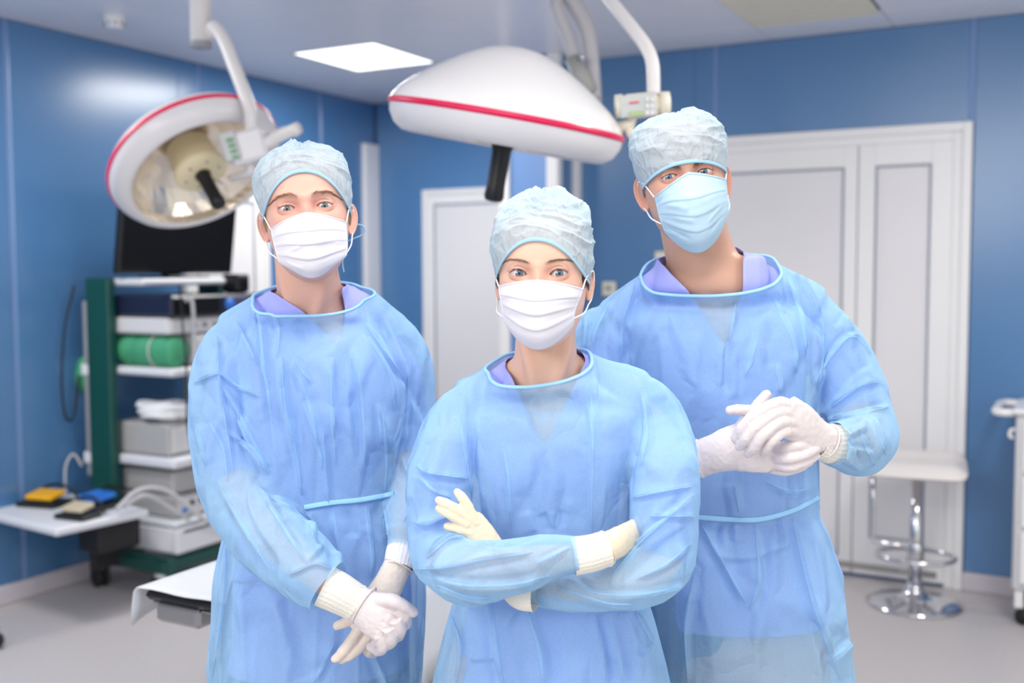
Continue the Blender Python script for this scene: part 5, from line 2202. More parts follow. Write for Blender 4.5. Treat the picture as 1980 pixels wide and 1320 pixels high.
    if len(loop) > 8:
        L = resample(np.vstack([loop, loop[:1]]), 160)[:-1]
        for _ in range(3):
            L = 0.5 * L + 0.25 * (np.roll(L, 1, 0) + np.roll(L, -1, 0))
        bo = p.geo('neck_binding', [tube_geo(L, 0.0033, 8, False, True, 0.75)], M_bind)
        bo.parent = go
    # pleats: narrow laps where the thin sheet lies double along its folds
    pv, pf, o_ = [], [], 0
    for (pts, h, w) in folds:
        ln_ = np.linalg.norm(np.diff(np.array(pts, float), axis=0), axis=1).sum()
        if h < 4 or w > 9.5 or ln_ < 55:
            continue
        C, Nm = surf_curve(p, pts, 44, 0.0010, True)
        if len(C) < 12:
            continue
        v, f = lap(C, Nm, min(0.48 * w, 3.3) * np.linalg.norm(C[0] - np.array([0, 0, CAM_H])) / F_PX)
        pv.append(v)
        pf += [tuple(i + o_ for i in q) for q in f]
        o_ += len(v)
    if pv:
        o = p.geo('pleats', [(np.vstack(pv), pf)], M_gown)
        o.parent = go
        o['kind'] = 'stuff'
    for (pts, r) in tie:
        strap = surf_curve(p, pts, 70)
        v, f = ribbon(strap, 0.0052 if r is None else r)
        o = p.geo('waist_tie', [(v, f)], M_bind)
        o.parent = go
    for cf in cuffs:
        pts, rr, ry_, m_ = cf
        P = [at(*q) for q in pts]
        o = p.geo('knit_cuff', [cuff_geo(P, rr, ry_)], m_)
        o.parent = go
    return go


def surf_curve(p, pts, n, lift=0.003, normals=False):
    L = resample([(a, b) for a, b in pts], n)
    out, nn = [], []
    for x, y in L:
        r = ray(x, y)
        r = r / np.linalg.norm(r)
        h = p.tree.ray_cast(Vector((0, 0, CAM_H)), Vector(r))
        if h[0] is not None:
            q = np.array(h[0])
            if out and np.linalg.norm(q - out[-1]) > 0.05:
                if len(out) > n // 2:
                    break
                out, nn = [], []
            k = np.array(h[1])
            if k @ r > 0:
                k = -k
            out.append(q - r * lift)
            nn.append(k)
    O, K = np.array(out), np.array(nn)
    if len(O) < 3:
        return (O, K) if normals else O
    for _ in range(4):
        O[1:-1] = 0.5 * O[1:-1] + 0.25 * (O[:-2] + O[2:])
        K[1:-1] = 0.5 * K[1:-1] + 0.25 * (K[:-2] + K[2:])
    return (O, K) if normals else O


def lap(C, K, half):
    """a tapering strip of cloth lying on the gown along C, raised a little along its middle"""
    n = len(C)
    T = np.gradient(C, axis=0)
    T /= np.linalg.norm(T, axis=1, keepdims=True) + 1e-9
    U = np.cross(T, K)
    U /= np.linalg.norm(U, axis=1, keepdims=True) + 1e-9
    Nn = np.cross(U, T)
    t = np.linspace(0, 1, n)
    hw = half * (np.sin(math.pi * np.clip(t, 0.02, 0.98)) ** 0.8) * (1 + 0.3 * np.sin(9 * t + C[0, 0] * 90))
    V = []
    for a, l in ((-1, 0.0), (-0.35, 0.0016), (0.4, 0.0016), (1, 0.0)):
        V.append(C + U * (hw * a)[:, None] + Nn * l)
    V = np.stack(V, 1).reshape(-1, 3)
    F = [(i * 4 + k, i * 4 + k + 1, i * 4 + 5 + k, i * 4 + 4 + k) for i in range(n - 1) for k in range(3)]
    return V, F


def ribbon(C, half):
    """a flat cloth tape along C, facing out, with a little thickness"""
    n = len(C)
    T = np.gradient(C, axis=0)
    T /= np.linalg.norm(T, axis=1, keepdims=True)
    out = np.array([0, 0, CAM_H]) - C
    out /= np.linalg.norm(out, axis=1, keepdims=True)
    U = np.cross(T, out)
    U /= np.linalg.norm(U, axis=1, keepdims=True)
    O = np.cross(U, T)
    V, F = [], []
    for a, b in ((-1, 0), (-0.5, 0.35), (0.5, 0.35), (1, 0), (0, -0.3)):
        V.append(C + U * half * a + O * half * b * 0.5 * np.sign(np.sum(O * out, 1, keepdims=True)))
    V = np.stack(V, 1).reshape(-1, 3)
    for i in range(n - 1):
        for k in range(5):
            F.append((i * 5 + k, i * 5 + (k + 1) % 5, (i + 1) * 5 + (k + 1) % 5, (i + 1) * 5 + k))
    return V, F


def cuff_geo(P, rx, ry):
    """ribbed knit sleeve end with a rolled edge"""
    P = np.array(P)
    n, m = 96, 26
    Q = resample(P, m)
    u = np.linspace(0, 1, m)
    RX = np.interp(u, np.linspace(0, 1, len(rx)), rx)
    RY = np.interp(u, np.linspace(0, 1, len(ry)), ry)
    T = np.gradient(Q, axis=0)
    T /= np.linalg.norm(T, axis=1, keepdims=True)
    up = np.array([0.0, -1.0, 0.05])
    B = up - T * (T @ up)[:, None]
    B /= np.linalg.norm(B, axis=1, keepdims=True)
    Nn = np.cross(T, B)
    an = np.linspace(0, 2 * math.pi, n, endpoint=False)
    rib = 1 + 0.018 * np.sign(np.sin(an * 24)) * np.abs(np.sin(an * 24)) ** 0.6
    end = 1 + 0.05 * np.exp(-((u - 0.97) / 0.03) ** 2)
    V = Q[:, None] + (RX * end)[:, None, None] * (np.cos(an) * rib)[None, :, None] * Nn[:, None] + (RY * end)[:, None, None] * (np.sin(an) * rib)[None, :, None] * B[:, None]
    F = [(i * n + k, i * n + (k + 1) % n, (i + 1) * n + (k + 1) % n, (i + 1) * n + k) for i in range(m - 1) for k in range(n)]
    return V.reshape(-1, 3), F


def glove(p, palm, fingers, m, name='glove', voxel=0.0017, rim=None, smooth=4, creases=(), knuckles=True):
    """a gloved hand: palm lofts and finger chains joined into one skin.
    palm: lists of (px, py, Y, half-width px, half-thickness px); fingers: lists of (px, py, Y, radius px)"""
    parts = []
    for tab in palm:
        P = [at(q[0], q[1], q[2]) for q in tab]
        parts.append(tube_loft(P, [q[3] * q[2] / F_PX for q in tab], [q[4] * q[2] / F_PX for q in tab], n=28, m=30, up=(0, -1, 0.05)))
    for tab in fingers:
        P = [at(q[0], q[1], q[2]) for q in tab]
        R = [q[3] * q[2] / F_PX for q in tab]
        k = 22
        Q = resample(P, k)
        u = np.linspace(0, 1, k)
        rr = np.interp(u, np.linspace(0, 1, len(R)), R)
        if knuckles:
            for j in range(1, len(R) - 1):
                rr = rr * (1 + 0.05 * g1(u - j / (len(R) - 1), 0.07))
        v, f = tube_geo(Q, rr, 16)
        # round tip
        T = (Q[-1] - Q[-2]) / np.linalg.norm(Q[-1] - Q[-2])
        parts.append((v, f))
        mbs = MB()
        mbs.lathe([(rr[-1] * math.sin(t), rr[-1] * math.cos(t)) for t in np.linspace(math.pi, 0, 10)], 16, axis_matrix(Q[-1], T))
        parts.append((np.array(mbs.v), mbs.f))
    g = remesh(parts, voxel)
    V = laplace(get_v(g), get_e(g), smooth, 0.5)
    set_v(g, V)
    N = get_n(g)
    wr = ridged(V * 55, 5, 2, 1.2) * 0.0007 + 0.0004 * vnoise(V * 160, 8)
    V = V + N * wr[:, None]
    set_v(g, V)
    N = get_n(g)
    if creases:
        V = fold(V, N, creases)
        set_v(g, V)
    o = p.place(name, g, m)
    if rim:
        pts, rx, ry_ = rim
        C = [at(*q) for q in pts]
        d = (C[1] - C[0]) / np.linalg.norm(C[1] - C[0])
        up = np.array([0, -1, 0.05])
        B = up - d * (d @ up)
        B /= np.linalg.norm(B)
        Nn = np.cross(d, B)
        an = np.linspace(0, 2 * math.pi, 60, endpoint=False)
        k0 = C[0][None] + rx * np.cos(an)[:, None] * Nn + ry_ * np.sin(an)[:, None] * B
        r = p.geo('glove_rim', [tube_geo(k0, 0.0017, 8, False, True)], m)
        r.parent = o
    return o
# ============================================================ the three people
def run_person(fn):
    fn()


# ---- the woman in front, arms crossed
def woman():
    p = Person(0.055, 1.78, 'woman in front with crossed arms, in pale blue gown, puffy cap and white mask')
    fc = Face(False, xe=0.0325, hu=0.0065, hl=0.0049, tilt=0.0014, brow=0.0008)
    H = at(1050, 530, 1.725)
    p.head(H, (-7.0, -1.0, 0.3), 0.97, fc, rgb(66, 88, 110), rgb(118, 140, 156), (150, 114, 96), (104, 80, 62),
           brow=([0.0125, 0.020, 0.030, 0.042, 0.053, 0.058], [0.0155, 0.0170, 0.0194, 0.0212, 0.0194, 0.0170], [0.0032, 0.0034, 0.0029, 0.0022, 0.0012, 0.0005]),
           cap=dict(zf=0.0515, zs=-0.017, zb=-0.055, puff=0.005, top=0.0055, seed=3, side=0.005, wr=0.0068,
                    puffs=((-0.2, 0.93, 0.012, 0.22), (0.7, 0.86, 0.011, 0.18), (1.45, 0.66, 0.014, 0.20), (-1.1, 0.75, 0.008, 0.22))),
           mask=dict(m=M_mask_w, zc=[-0.0105, -0.028, -0.047, -0.066, -0.086, -0.106, -0.121], ze=([-0.020, -0.030, -0.042, -0.054, -0.066, -0.076, -0.080], [-0.024, -0.034, -0.046, -0.057, -0.068, -0.078, -0.084]),
                     yc=[-0.100, -0.113, -0.122, -0.121, -0.117, -0.108, -0.088], ye=[-0.058, -0.058, -0.060, -0.064, -0.066, -0.064, -0.060],
                     wx=([0.067, 0.0665, 0.064, 0.061, 0.0585, 0.058, 0.056], [0.070, 0.068, 0.063, 0.059, 0.057, 0.056, 0.054]), seed=2, pu=(1.6, 1.9), pleat=0.003),
           blush=0.75, skin=(230, 188, 166), lash=0.0072, ears=0.86,
           hair=[(-1.62, -1.12, -0.010, 0.030, 900, -0.9, 0.016), (1.12, 1.62, -0.010, 0.030, 900, -0.9, 0.016)])
    Yt = 1.785
    torso = [(685, 950, 1146, 1.775, 0.082), (738, 938, 1158, 1.775, 0.092), (772, 915, 1225, Yt, 0.085), (800, 893, 1246, Yt, 0.105), (850, 888, 1240, Yt, 0.120), (900, 890, 1234, Yt, 0.124), (960, 896, 1230, Yt, 0.116),
             (1050, 900, 1228, Yt, 0.108), (1110, 896, 1236, Yt, 0.115), (1170, 870, 1262, Yt, 0.135), (1250, 850, 1284, Yt, 0.150), (1320, 832, 1300, Yt, 0.158), (1500, 800, 1335, Yt, 0.17), (1800, 770, 1370, Yt, 0.18)]
    ra = [(930, 776, 1.80, 44), (900, 795, 1.78, 56), (873, 842, 1.76, 66), (848, 920, 1.735, 66), (846, 1000, 1.715, 64), (857, 1072, 1.68, 66), (895, 1102, 1.62, 64), (950, 1105, 1.585, 61), (1010, 1092, 1.565, 55), (1070, 1078, 1.56, 45), (1116, 1073, 1.56, 36), (1135, 1071, 1.56, 35)]
    la = [(1200, 765, 1.80, 46), (1246, 786, 1.78, 57), (1272, 840, 1.76, 65), (1286, 920, 1.70, 69), (1284, 1000, 1.675, 68), (1282, 1080, 1.655, 66), (1245, 1117, 1.635, 60), (1185, 1132, 1.62, 50), (1115, 1146, 1.615, 40), (1050, 1142, 1.625, 33), (1000, 1115, 1.635, 28), (972, 1090, 1.635, 27)]
    rb = [(915, 800, 1.79, 32), (884, 845, 1.77, 42), (855, 930, 1.74, 45), (848, 1010, 1.715, 46), (862, 1078, 1.68, 44), (910, 1103, 1.61, 46), (960, 1102, 1.585, 44), (1030, 1088, 1.565, 36), (1110, 1074, 1.56, 24), (1160, 1062, 1.575, 18)]
    lb = [(1232, 792, 1.79, 32), (1262, 845, 1.765, 42), (1282, 930, 1.70, 46), (1284, 1010, 1.675, 46), (1276, 1082, 1.655, 44), (1235, 1117, 1.635, 38), (1180, 1130, 1.62, 33), (1100, 1138, 1.62, 25), (1020, 1118, 1.635, 21), (960, 1075, 1.635, 22)]
    nk = [(at(1053, 580, 1.765), 0.050, 0.052), (at(1055, 640, 1.765), 0.050, 0.050), (at(1055, 690, 1.775), 0.053, 0.052), (at(1054, 735, 1.785), 0.070, 0.060)]
    traps = [[(at(1085, 700, 1.80), 0.026), (at(1150, 742, 1.80), 0.032), (at(1230, 775, 1.79), 0.038)], [(at(1022, 706, 1.80), 0.026), (at(960, 756, 1.80), 0.032), (at(905, 786, 1.79), 0.036)]]
    folds = WOMAN_FOLDS
    dress(p, ((955, 702, 1.78), (1138, 676, 1.78)), torso, [ra, la], [rb, lb], nk, traps, ((942, 716, 1.78), (1048, 738, 1.70), (1146, 688, 1.78)), [((1116, 1073, 1.56, 0.042), (1140, 1070, 1.56))],
          folds, 0.42, [(960, 690), (985, 722), (1052, 870), (1122, 722), (1140, 680), (1050, 600)], 0.80, [], 0.84, 31,
          [([(1108, 1075, 1.56), (1140, 1070, 1.562), (1174, 1060, 1.57)], [0.0285, 0.0275, 0.0265], [0.025, 0.024, 0.023], M_cuff),
           ([(1035, 1150, 1.60), (1005, 1145, 1.61), (985, 1110, 1.63)], [0.026, 0.024, 0.024], [0.02, 0.02, 0.02], M_cuff)], waist=0.97)
    # hand tucked under the other arm, and the hand laid on the upper arm
    glove(p, [[(1168, 1061, 1.575, 27, 24), (1190, 1050, 1.60, 31, 21), (1225, 1036, 1.655, 33, 16), (1262, 1022, 1.69, 32, 13)]],
          [[(1250, 1004, 1.69, 10), (1275, 992, 1.715, 9.5), (1288, 988, 1.73, 9)], [(1258, 1017, 1.69, 10.5), (1284, 1008, 1.715, 10), (1296, 1004, 1.73, 9)],
           [(1260, 1032, 1.69, 10.5), (1284, 1026, 1.715, 10), (1296, 1022, 1.73, 9)], [(1256, 1044, 1.69, 10), (1278, 1042, 1.71, 9), (1290, 1040, 1.725, 8)], [(1205, 1034, 1.63, 12), (1232, 1010, 1.67, 11), (1252, 998, 1.69, 10)]],
          M_glove_y, rim=([(1172, 1060, 1.573), (1180, 1056, 1.576)], 0.0245, 0.0225))
    glove(p, [[(968, 1085, 1.635, 25, 18), (945, 1055, 1.63, 29, 15), (918, 1022, 1.625, 31, 12), (905, 1006, 1.622, 29, 10)]],
          [[(921, 1012, 1.622, 11), (904, 978, 1.618, 10.5), (893, 961, 1.618, 9.5), (884, 951, 1.622, 8)],
           [(910, 1004, 1.62, 11), (880, 983, 1.614, 10.5), (860, 972, 1.615, 9.5), (849, 967, 1.62, 8)],
           [(905, 1014, 1.62, 11), (878, 999, 1.614, 10), (860, 989, 1.615, 9.5), (849, 983, 1.62, 8)],
           [(908, 1028, 1.622, 10.5), (888, 1022, 1.618, 9.5), (874, 1019, 1.62, 8.5), (864, 1017, 1.624, 7.5)],
           [(945, 1050, 1.635, 11), (934, 1030, 1.645, 10), (922, 1012, 1.648, 9)]],
          M_glove_y, rim=([(985, 1103, 1.632), (975, 1092, 1.634)], 0.0235, 0.019))


# ---- the young man, hands folded low
def young_man():
    p = Person(-0.375, 2.03, 'young man with hands folded low in front, in light blue gown and white mask')
    fc = Face(True, xe=0.0325, hu=0.0046, hl=0.0044, tilt=0.0004, brow=0.0036)
    H = at(593, 409, 1.925)
    p.head(H, (10.0, -2.0, -5.4), 1.0, fc, rgb(80, 104, 110), rgb(124, 146, 148), (150, 104, 82), (196, 150, 96),
           brow=([0.0125, 0.020, 0.030, 0.042, 0.053, 0.060], [0.0165, 0.0185, 0.0195, 0.0195, 0.0155, 0.0110], [0.0046, 0.0050, 0.0046, 0.0036, 0.0022, 0.001]),
           cap=dict(zf=0.0590, zs=-0.016, zb=-0.06, puff=0.002, top=0.002, seed=11, side=0.007, wr=0.0058, puffs=((0.3, 0.9, 0.006, 0.25), (-0.8, 0.93, 0.005, 0.2))),
           mask=dict(m=M_mask_w, zc=[-0.0120, -0.030, -0.050, -0.069, -0.090, -0.110, -0.124], ze=([-0.030, -0.042, -0.055, -0.068, -0.080, -0.092, -0.106], [-0.030, -0.042, -0.055, -0.068, -0.080, -0.092, -0.106]),
                     yc=[-0.101, -0.115, -0.124, -0.123, -0.119, -0.111, -0.094], ye=[-0.056, -0.056, -0.058, -0.062, -0.064, -0.066, -0.074],
                     wx=([0.064, 0.0635, 0.062, 0.060, 0.058, 0.054, 0.034], [0.067, 0.0665, 0.066, 0.065, 0.063, 0.058, 0.034]), seed=6, pu=(1.25, 1.9), pleat=0.0032,
                     creases=((-0.75, 0.62, -0.1, 0.46, 2.0, 0.03), (0.1, 0.5, 0.8, 0.47, 2.0, 0.025), (-0.8, 0.75, -0.2, 0.85, 1.5, 0.03), (0.02, 0.1, 0.0, 0.45, 1.5, 0.03))),
           blush=0.9, skin=(226, 180, 162), lash=0.004, ears=1.0,
           hair=[(-1.66, -1.22, -0.022, 0.03, 700, -0.9, 0.010), (1.22, 1.66, -0.022, 0.03, 700, -0.9, 0.010)])
    for pts in ([(672, 466, 1.98), (684, 461, 1.985), (698, 455, 1.985), (705, 446, 1.985), (702, 437, 1.985), (690, 434, 1.985), (680, 440, 1.98), (674, 448, 1.975)],
                [(668, 466, 1.98), (666, 490, 1.98), (662, 508, 1.98), (665, 526, 1.975)]):
        q = p.geo('cap_tie', [tube_geo(resample([at(*w) for w in pts], 40), 0.0032, 8, True, False, 0.5)], M_capband)
        q.parent = p.cap_obj
    Yt = 2.035
    torso = [(548, 500, 694, 2.02, 0.090), (602, 488, 712, 2.025, 0.100), (625, 480, 738, Yt, 0.085), (660, 458, 768, Yt, 0.110), (700, 462, 785, Yt, 0.128), (780, 470, 790, Yt, 0.132), (870, 468, 780, Yt, 0.124), (958, 458, 766, Yt, 0.112),
             (1000, 448, 778, Yt, 0.120), (1060, 432, 806, Yt, 0.132), (1130, 420, 825, Yt, 0.142), (1220, 412, 822, Yt, 0.148), (1320, 404, 816, Yt, 0.155), (1550, 390, 822, Yt, 0.165), (1750, 380, 830, Yt, 0.17)]
    ra = [(482, 645, 2.05, 40), (450, 668, 2.045, 55), (437, 715, 2.03, 70), (440, 780, 2.03, 74), (450, 870, 2.02, 72), (466, 950, 1.985, 72), (500, 1012, 1.92, 76), (552, 1066, 1.85, 74), (600, 1108, 1.80, 64), (632, 1134, 1.78, 45), (648, 1147, 1.775, 40)]
    la = [(720, 632, 2.05, 40), (755, 660, 2.05, 50), (782, 710, 2.05, 56), (792, 800, 2.06, 52), (796, 890, 2.05, 48), (792, 965, 2.0, 45), (785, 1030, 1.93, 40), (778, 1062, 1.90, 36), (775, 1075, 1.89, 35)]
    rb = [(480, 680, 2.05, 32), (455, 730, 2.035, 44), (452, 800, 2.03, 48), (456, 890, 2.02, 45), (474, 955, 1.985, 43), (515, 1020, 1.91, 44), (570, 1075, 1.85, 36), (630, 1128, 1.80, 25), (690, 1166, 1.785, 18)]
    lb = [(735, 672, 2.055, 32), (768, 722, 2.055, 38), (784, 810, 2.06, 36), (788, 900, 2.05, 34), (786, 970, 2.0, 36), (780, 1040, 1.93, 26), (772, 1095, 1.88, 18)]
    nk = [(at(590, 470, 1.965), 0.056, 0.058), (at(594, 530, 1.985), 0.0585, 0.056), (at(600, 572, 2.01), 0.062, 0.058), (at(603, 610, 2.03), 0.082, 0.066)]
    traps = [[(at(640, 572, 2.04), 0.028), (at(700, 606, 2.045), 0.032), (at(752, 646, 2.05), 0.028)], [(at(560, 580, 2.04), 0.028), (at(505, 618, 2.045), 0.034), (at(455, 654, 2.05), 0.040)]]
    dress(p, ((516, 560, 2.02), (662, 550, 2.02)), torso, [ra, la], [rb, lb], nk, traps, ((497, 572, 2.03), (618, 608, 1.935), (692, 570, 2.03)), [((634, 1136, 1.78, 0.060), (648, 1147, 1.775)), ((778, 1063, 1.90, 0.046), (775, 1075, 1.89))],
          YOUNG_FOLDS, 0.42, [(512, 556), (585, 601), (657, 672), (670, 601), (658, 548), (600, 480)], 0.80,
          [([(588, 981), (640, 972), (700, 966), (762, 954)], None)], None, 57,
          [([(626, 1132, 1.78), (655, 1146, 1.78), (690, 1166, 1.785)], [0.036, 0.0345, 0.031], [0.028, 0.027, 0.025], M_cuff),
           ([(779, 1058, 1.905), (775, 1075, 1.89), (770, 1096, 1.878)], [0.0285, 0.028, 0.0265], [0.024, 0.023, 0.022], M_cuffw)], waist=1.13)
    # the hand behind, fingers pointing down, then the hand that holds it
    glove(p, [[(772, 1086, 1.885, 27, 22), (757, 1118, 1.865, 29, 20), (735, 1160, 1.845, 34, 18), (712, 1205, 1.835, 36, 15), (704, 1222, 1.832, 34, 13)]],
          [[(700, 1208, 1.828, 12), (678, 1240, 1.82, 11.5), (662, 1261, 1.818, 11), (649, 1273, 1.82, 9.5)],
           [(716, 1226, 1.832, 12), (694, 1252, 1.826, 11.5), (676, 1266, 1.824, 10.5), (661, 1275, 1.825, 9)],
           [(728, 1232, 1.838, 11.5), (712, 1256, 1.845, 11), (722, 1262, 1.862, 10), (734, 1252, 1.868, 9)],
           [(740, 1232, 1.842, 11), (730, 1250, 1.850, 10), (738, 1254, 1.865, 9), (745, 1246, 1.868, 8)],
           [(712, 1172, 1.845, 13), (688, 1192, 1.835, 11.5), (668, 1203, 1.832, 10.5), (652, 1209, 1.832, 9)]],
          M_glove_y2, rim=([(770, 1094, 1.88), (766, 1102, 1.876)], 0.0265, 0.0225))
    glove(p, [[(682, 1160, 1.785, 33, 22), (702, 1173, 1.775, 38, 20), (728, 1190, 1.763, 44, 18), (752, 1204, 1.757, 44, 15)]],
          [[(768, 1176, 1.755, 13), (782, 1190, 1.758, 12.5), (784, 1206, 1.778, 11.5), (768, 1216, 1.80, 10)],
           [(765, 1198, 1.750, 13), (774, 1216, 1.756, 12.5), (768, 1230, 1.78, 11.5), (748, 1230, 1.802, 10)],
           [(750, 1214, 1.750, 13), (757, 1236, 1.756, 12.5), (748, 1246, 1.782, 11), (728, 1240, 1.802, 10)],
           [(732, 1226, 1.755, 12), (740, 1250, 1.762, 11.5), (732, 1258, 1.785, 10), (716, 1250, 1.80, 9)],
           [(735, 1160, 1.765, 16), (762, 1162, 1.75, 13.5), (783, 1172, 1.748, 11.5), (800, 1184, 1.754, 10)]],
          M_glove, rim=([(704, 1170, 1.775), (712, 1176, 1.772)], 0.0355, 0.0205), voxel=0.0015, smooth=3,
          creases=[([(770, 1196), (744, 1182)], -1.6, 3.0), ([(764, 1216), (736, 1200)], -1.6, 3.0), ([(752, 1234), (724, 1214)], -1.4, 3.0), ([(735, 1218), (724, 1246)], 1.2, 2.2), ([(747, 1212), (742, 1240)], 1.2, 2.2),
                   ([(700, 1205), (718, 1165)], 1.2, 2.5), ([(694, 1190), (712, 1150)], 1.3, 2.2)])


# ---- the tall man, head tilted, hands clasped at the chest
def tall_man():
    p = Person(0.40, 2.03, 'tall man with tilted head and clasped hands, in blue gown and light blue mask')
    fc = Face(True, xe=0.0320, hu=0.0046, hl=0.0042, tilt=-0.0006, brow=0.0046)
    H = at(1321, 343, 1.975)
    p.head(H, (-4.0, 0.0, -8.5), 0.99, fc, rgb(70, 92, 120), rgb(118, 140, 164), (92, 70, 62), (110, 90, 78),
           brow=([0.0115, 0.020, 0.030, 0.042, 0.053, 0.058], [0.0120, 0.0140, 0.0160, 0.0165, 0.0130, 0.0100], [0.0046, 0.0048, 0.0044, 0.0034, 0.002, 0.001]),
           cap=dict(zf=0.0195, zs=-0.010, zb=-0.055, puff=0.003, top=0.001, seed=23, side=0.007, wr=0.0055, puffs=((0.2, 0.8, 0.006, 0.3), (-1.4, 0.5, 0.008, 0.25))),
           mask=dict(m=M_mask_b, zc=[0.0015, -0.026, -0.052, -0.078, -0.101, -0.122, -0.142], ze=([-0.030, -0.042, -0.054, -0.066, -0.077, -0.088, -0.098], [-0.018, -0.033, -0.047, -0.060, -0.072, -0.082, -0.090]),
                     yc=[-0.100, -0.115, -0.125, -0.122, -0.117, -0.108, -0.088], ye=[-0.056, -0.056, -0.058, -0.060, -0.062, -0.064, -0.064],
                     wx=([0.062, 0.061, 0.060, 0.059, 0.057, 0.055, 0.052], [0.069, 0.069, 0.068, 0.068, 0.067, 0.064, 0.060]), seed=14, pu=(1.15, 1.9), pleat=0.0022, wrk=0.0018,
                     creases=((-0.8, 0.30, -0.15, 0.42, 2.4, 0.04), (-0.7, 0.5, 0.0, 0.56, 2.2, 0.035), (-0.85, 0.72, -0.2, 0.80, -2.2, 0.04), (0.25, 0.62, 0.85, 0.45, 2.2, 0.035), (-0.1, 0.2, -0.25, 0.45, 1.8, 0.035), (0.1, 0.18, 0.2, 0.38, 1.6, 0.03), (0.3, 0.75, 0.8, 0.62, -1.8, 0.03))),
           blush=0.6, skin=(214, 168, 146), lash=0.003, ears=1.12)
    Yt = 2.035
    torso = [(495, 1246, 1502, 2.02, 0.100), (558, 1232, 1516, 2.02, 0.110), (584, 1235, 1522, Yt, 0.090), (622, 1195, 1570, Yt, 0.118), (680, 1196, 1582, Yt, 0.134), (780, 1206, 1580, Yt, 0.136), (880, 1215, 1580, Yt, 0.128), (960, 1226, 1584, Yt, 0.122), (992, 1230, 1586, Yt, 0.118),
             (1030, 1226, 1604, Yt, 0.128), (1110, 1222, 1626, Yt, 0.140), (1210, 1220, 1640, Yt, 0.148), (1320, 1220, 1655, Yt, 0.155), (1550, 1210, 1665, Yt, 0.165), (1800, 1200, 1675, Yt, 0.17)]
    la = [(1530, 590, 2.05, 44), (1572, 618, 2.05, 52), (1602, 662, 2.045, 61), (1634, 715, 2.03, 68), (1658, 790, 2.0, 68), (1668, 845, 1.955, 64), (1650, 864, 1.89, 56), (1622, 862, 1.84, 48), (1604, 858, 1.81, 39), (1592, 857, 1.80, 36)]
    ra = [(1235, 602, 2.05, 42), (1188, 635, 2.05, 54), (1165, 660, 2.045, 66), (1160, 740, 2.03, 66), (1178, 820, 1.99, 64), (1215, 880, 1.93, 58), (1275, 895, 1.86, 50), (1322, 890, 1.835, 43), (1340, 888, 1.83, 40)]
    lb = [(1556, 632, 2.055, 34), (1594, 672, 2.05, 46), (1630, 725, 2.03, 50), (1655, 795, 2.0, 46), (1662, 845, 1.955, 44), (1640, 862, 1.88, 40), (1610, 858, 1.82, 27), (1580, 850, 1.80, 20)]
    rb = [(1212, 645, 2.055, 34), (1180, 690, 2.05, 46), (1170, 745, 2.03, 50), (1186, 822, 1.99, 46), (1225, 882, 1.92, 44), (1280, 893, 1.86, 40), (1340, 888, 1.83, 24), (1372, 882, 1.82, 18)]
    nk = [(at(1335, 420, 2.0), 0.060, 0.062), (at(1350, 480, 2.005), 0.0640, 0.062), (at(1365, 530, 2.02), 0.070, 0.064), (at(1372, 570, 2.035), 0.090, 0.070)]
    traps = [[(at(1412, 516, 2.04), 0.030), (at(1480, 556, 2.05), 0.036), (at(1566, 606, 2.05), 0.042)], [(at(1310, 534, 2.04), 0.030), (at(1255, 576, 2.05), 0.036), (at(1196, 626, 2.05), 0.042)]]
    dress(p, ((1276, 500, 2.03), (1440, 474, 2.03)), torso, [la, ra], [lb, rb], nk, traps, ((1240, 533, 2.03), (1375, 570, 1.925), (1503, 503, 2.03)), [((1606, 858, 1.812, 0.054), (1592, 857, 1.80)), ((1324, 890, 1.835, 0.052), (1340, 888, 1.83))],
          TALL_FOLDS, 0.42, [(1270, 500), (1330, 562), (1404, 672), (1436, 560), (1438, 480), (1350, 430)], 0.885,
          [([(1350, 1000), (1410, 1004), (1470, 1004), (1535, 986), (1586, 960)], None)], None, 83,
          [([(1620, 860, 1.83), (1606, 858, 1.815), (1582, 850, 1.797)], [0.035, 0.0345, 0.0300], [0.028, 0.027, 0.0235], M_cuff),
           ([(1318, 890, 1.838), (1336, 888, 1.832), (1354, 886, 1.826)], [0.035, 0.034, 0.0325], [0.028, 0.027, 0.026], M_cuff)], waist=1.12)
    glove(p, [[(1328, 889, 1.833, 35, 27), (1350, 887, 1.828, 36, 27), (1385, 876, 1.815, 38, 25), (1425, 866, 1.805, 47, 22), (1465, 872, 1.80, 44, 20), (1496, 884, 1.80, 34, 17)]],
          [[(1494, 868, 1.795, 11), (1520, 864, 1.772, 11), (1545, 862, 1.767, 10.5), (1560, 863, 1.775, 9.5)],
           [(1492, 884, 1.795, 11.5), (1525, 886, 1.770, 11.5), (1556, 878, 1.768, 10.5), (1578, 868, 1.778, 9.5)],
           [(1492, 897, 1.80, 11), (1525, 902, 1.778, 11), (1556, 894, 1.776, 10), (1578, 881, 1.785, 9)],
           [(1488, 906, 1.81, 10), (1518, 910, 1.795, 10), (1545, 904, 1.792, 9), (1566, 893, 1.80, 8)],
           [(1420, 848, 1.80, 16), (1448, 806, 1.80, 13), (1470, 778, 1.80, 11.5), (1482, 763, 1.80, 10)]],
          M_glove, rim=([(1352, 886, 1.828), (1362, 884, 1.825)], 0.0335, 0.0265))
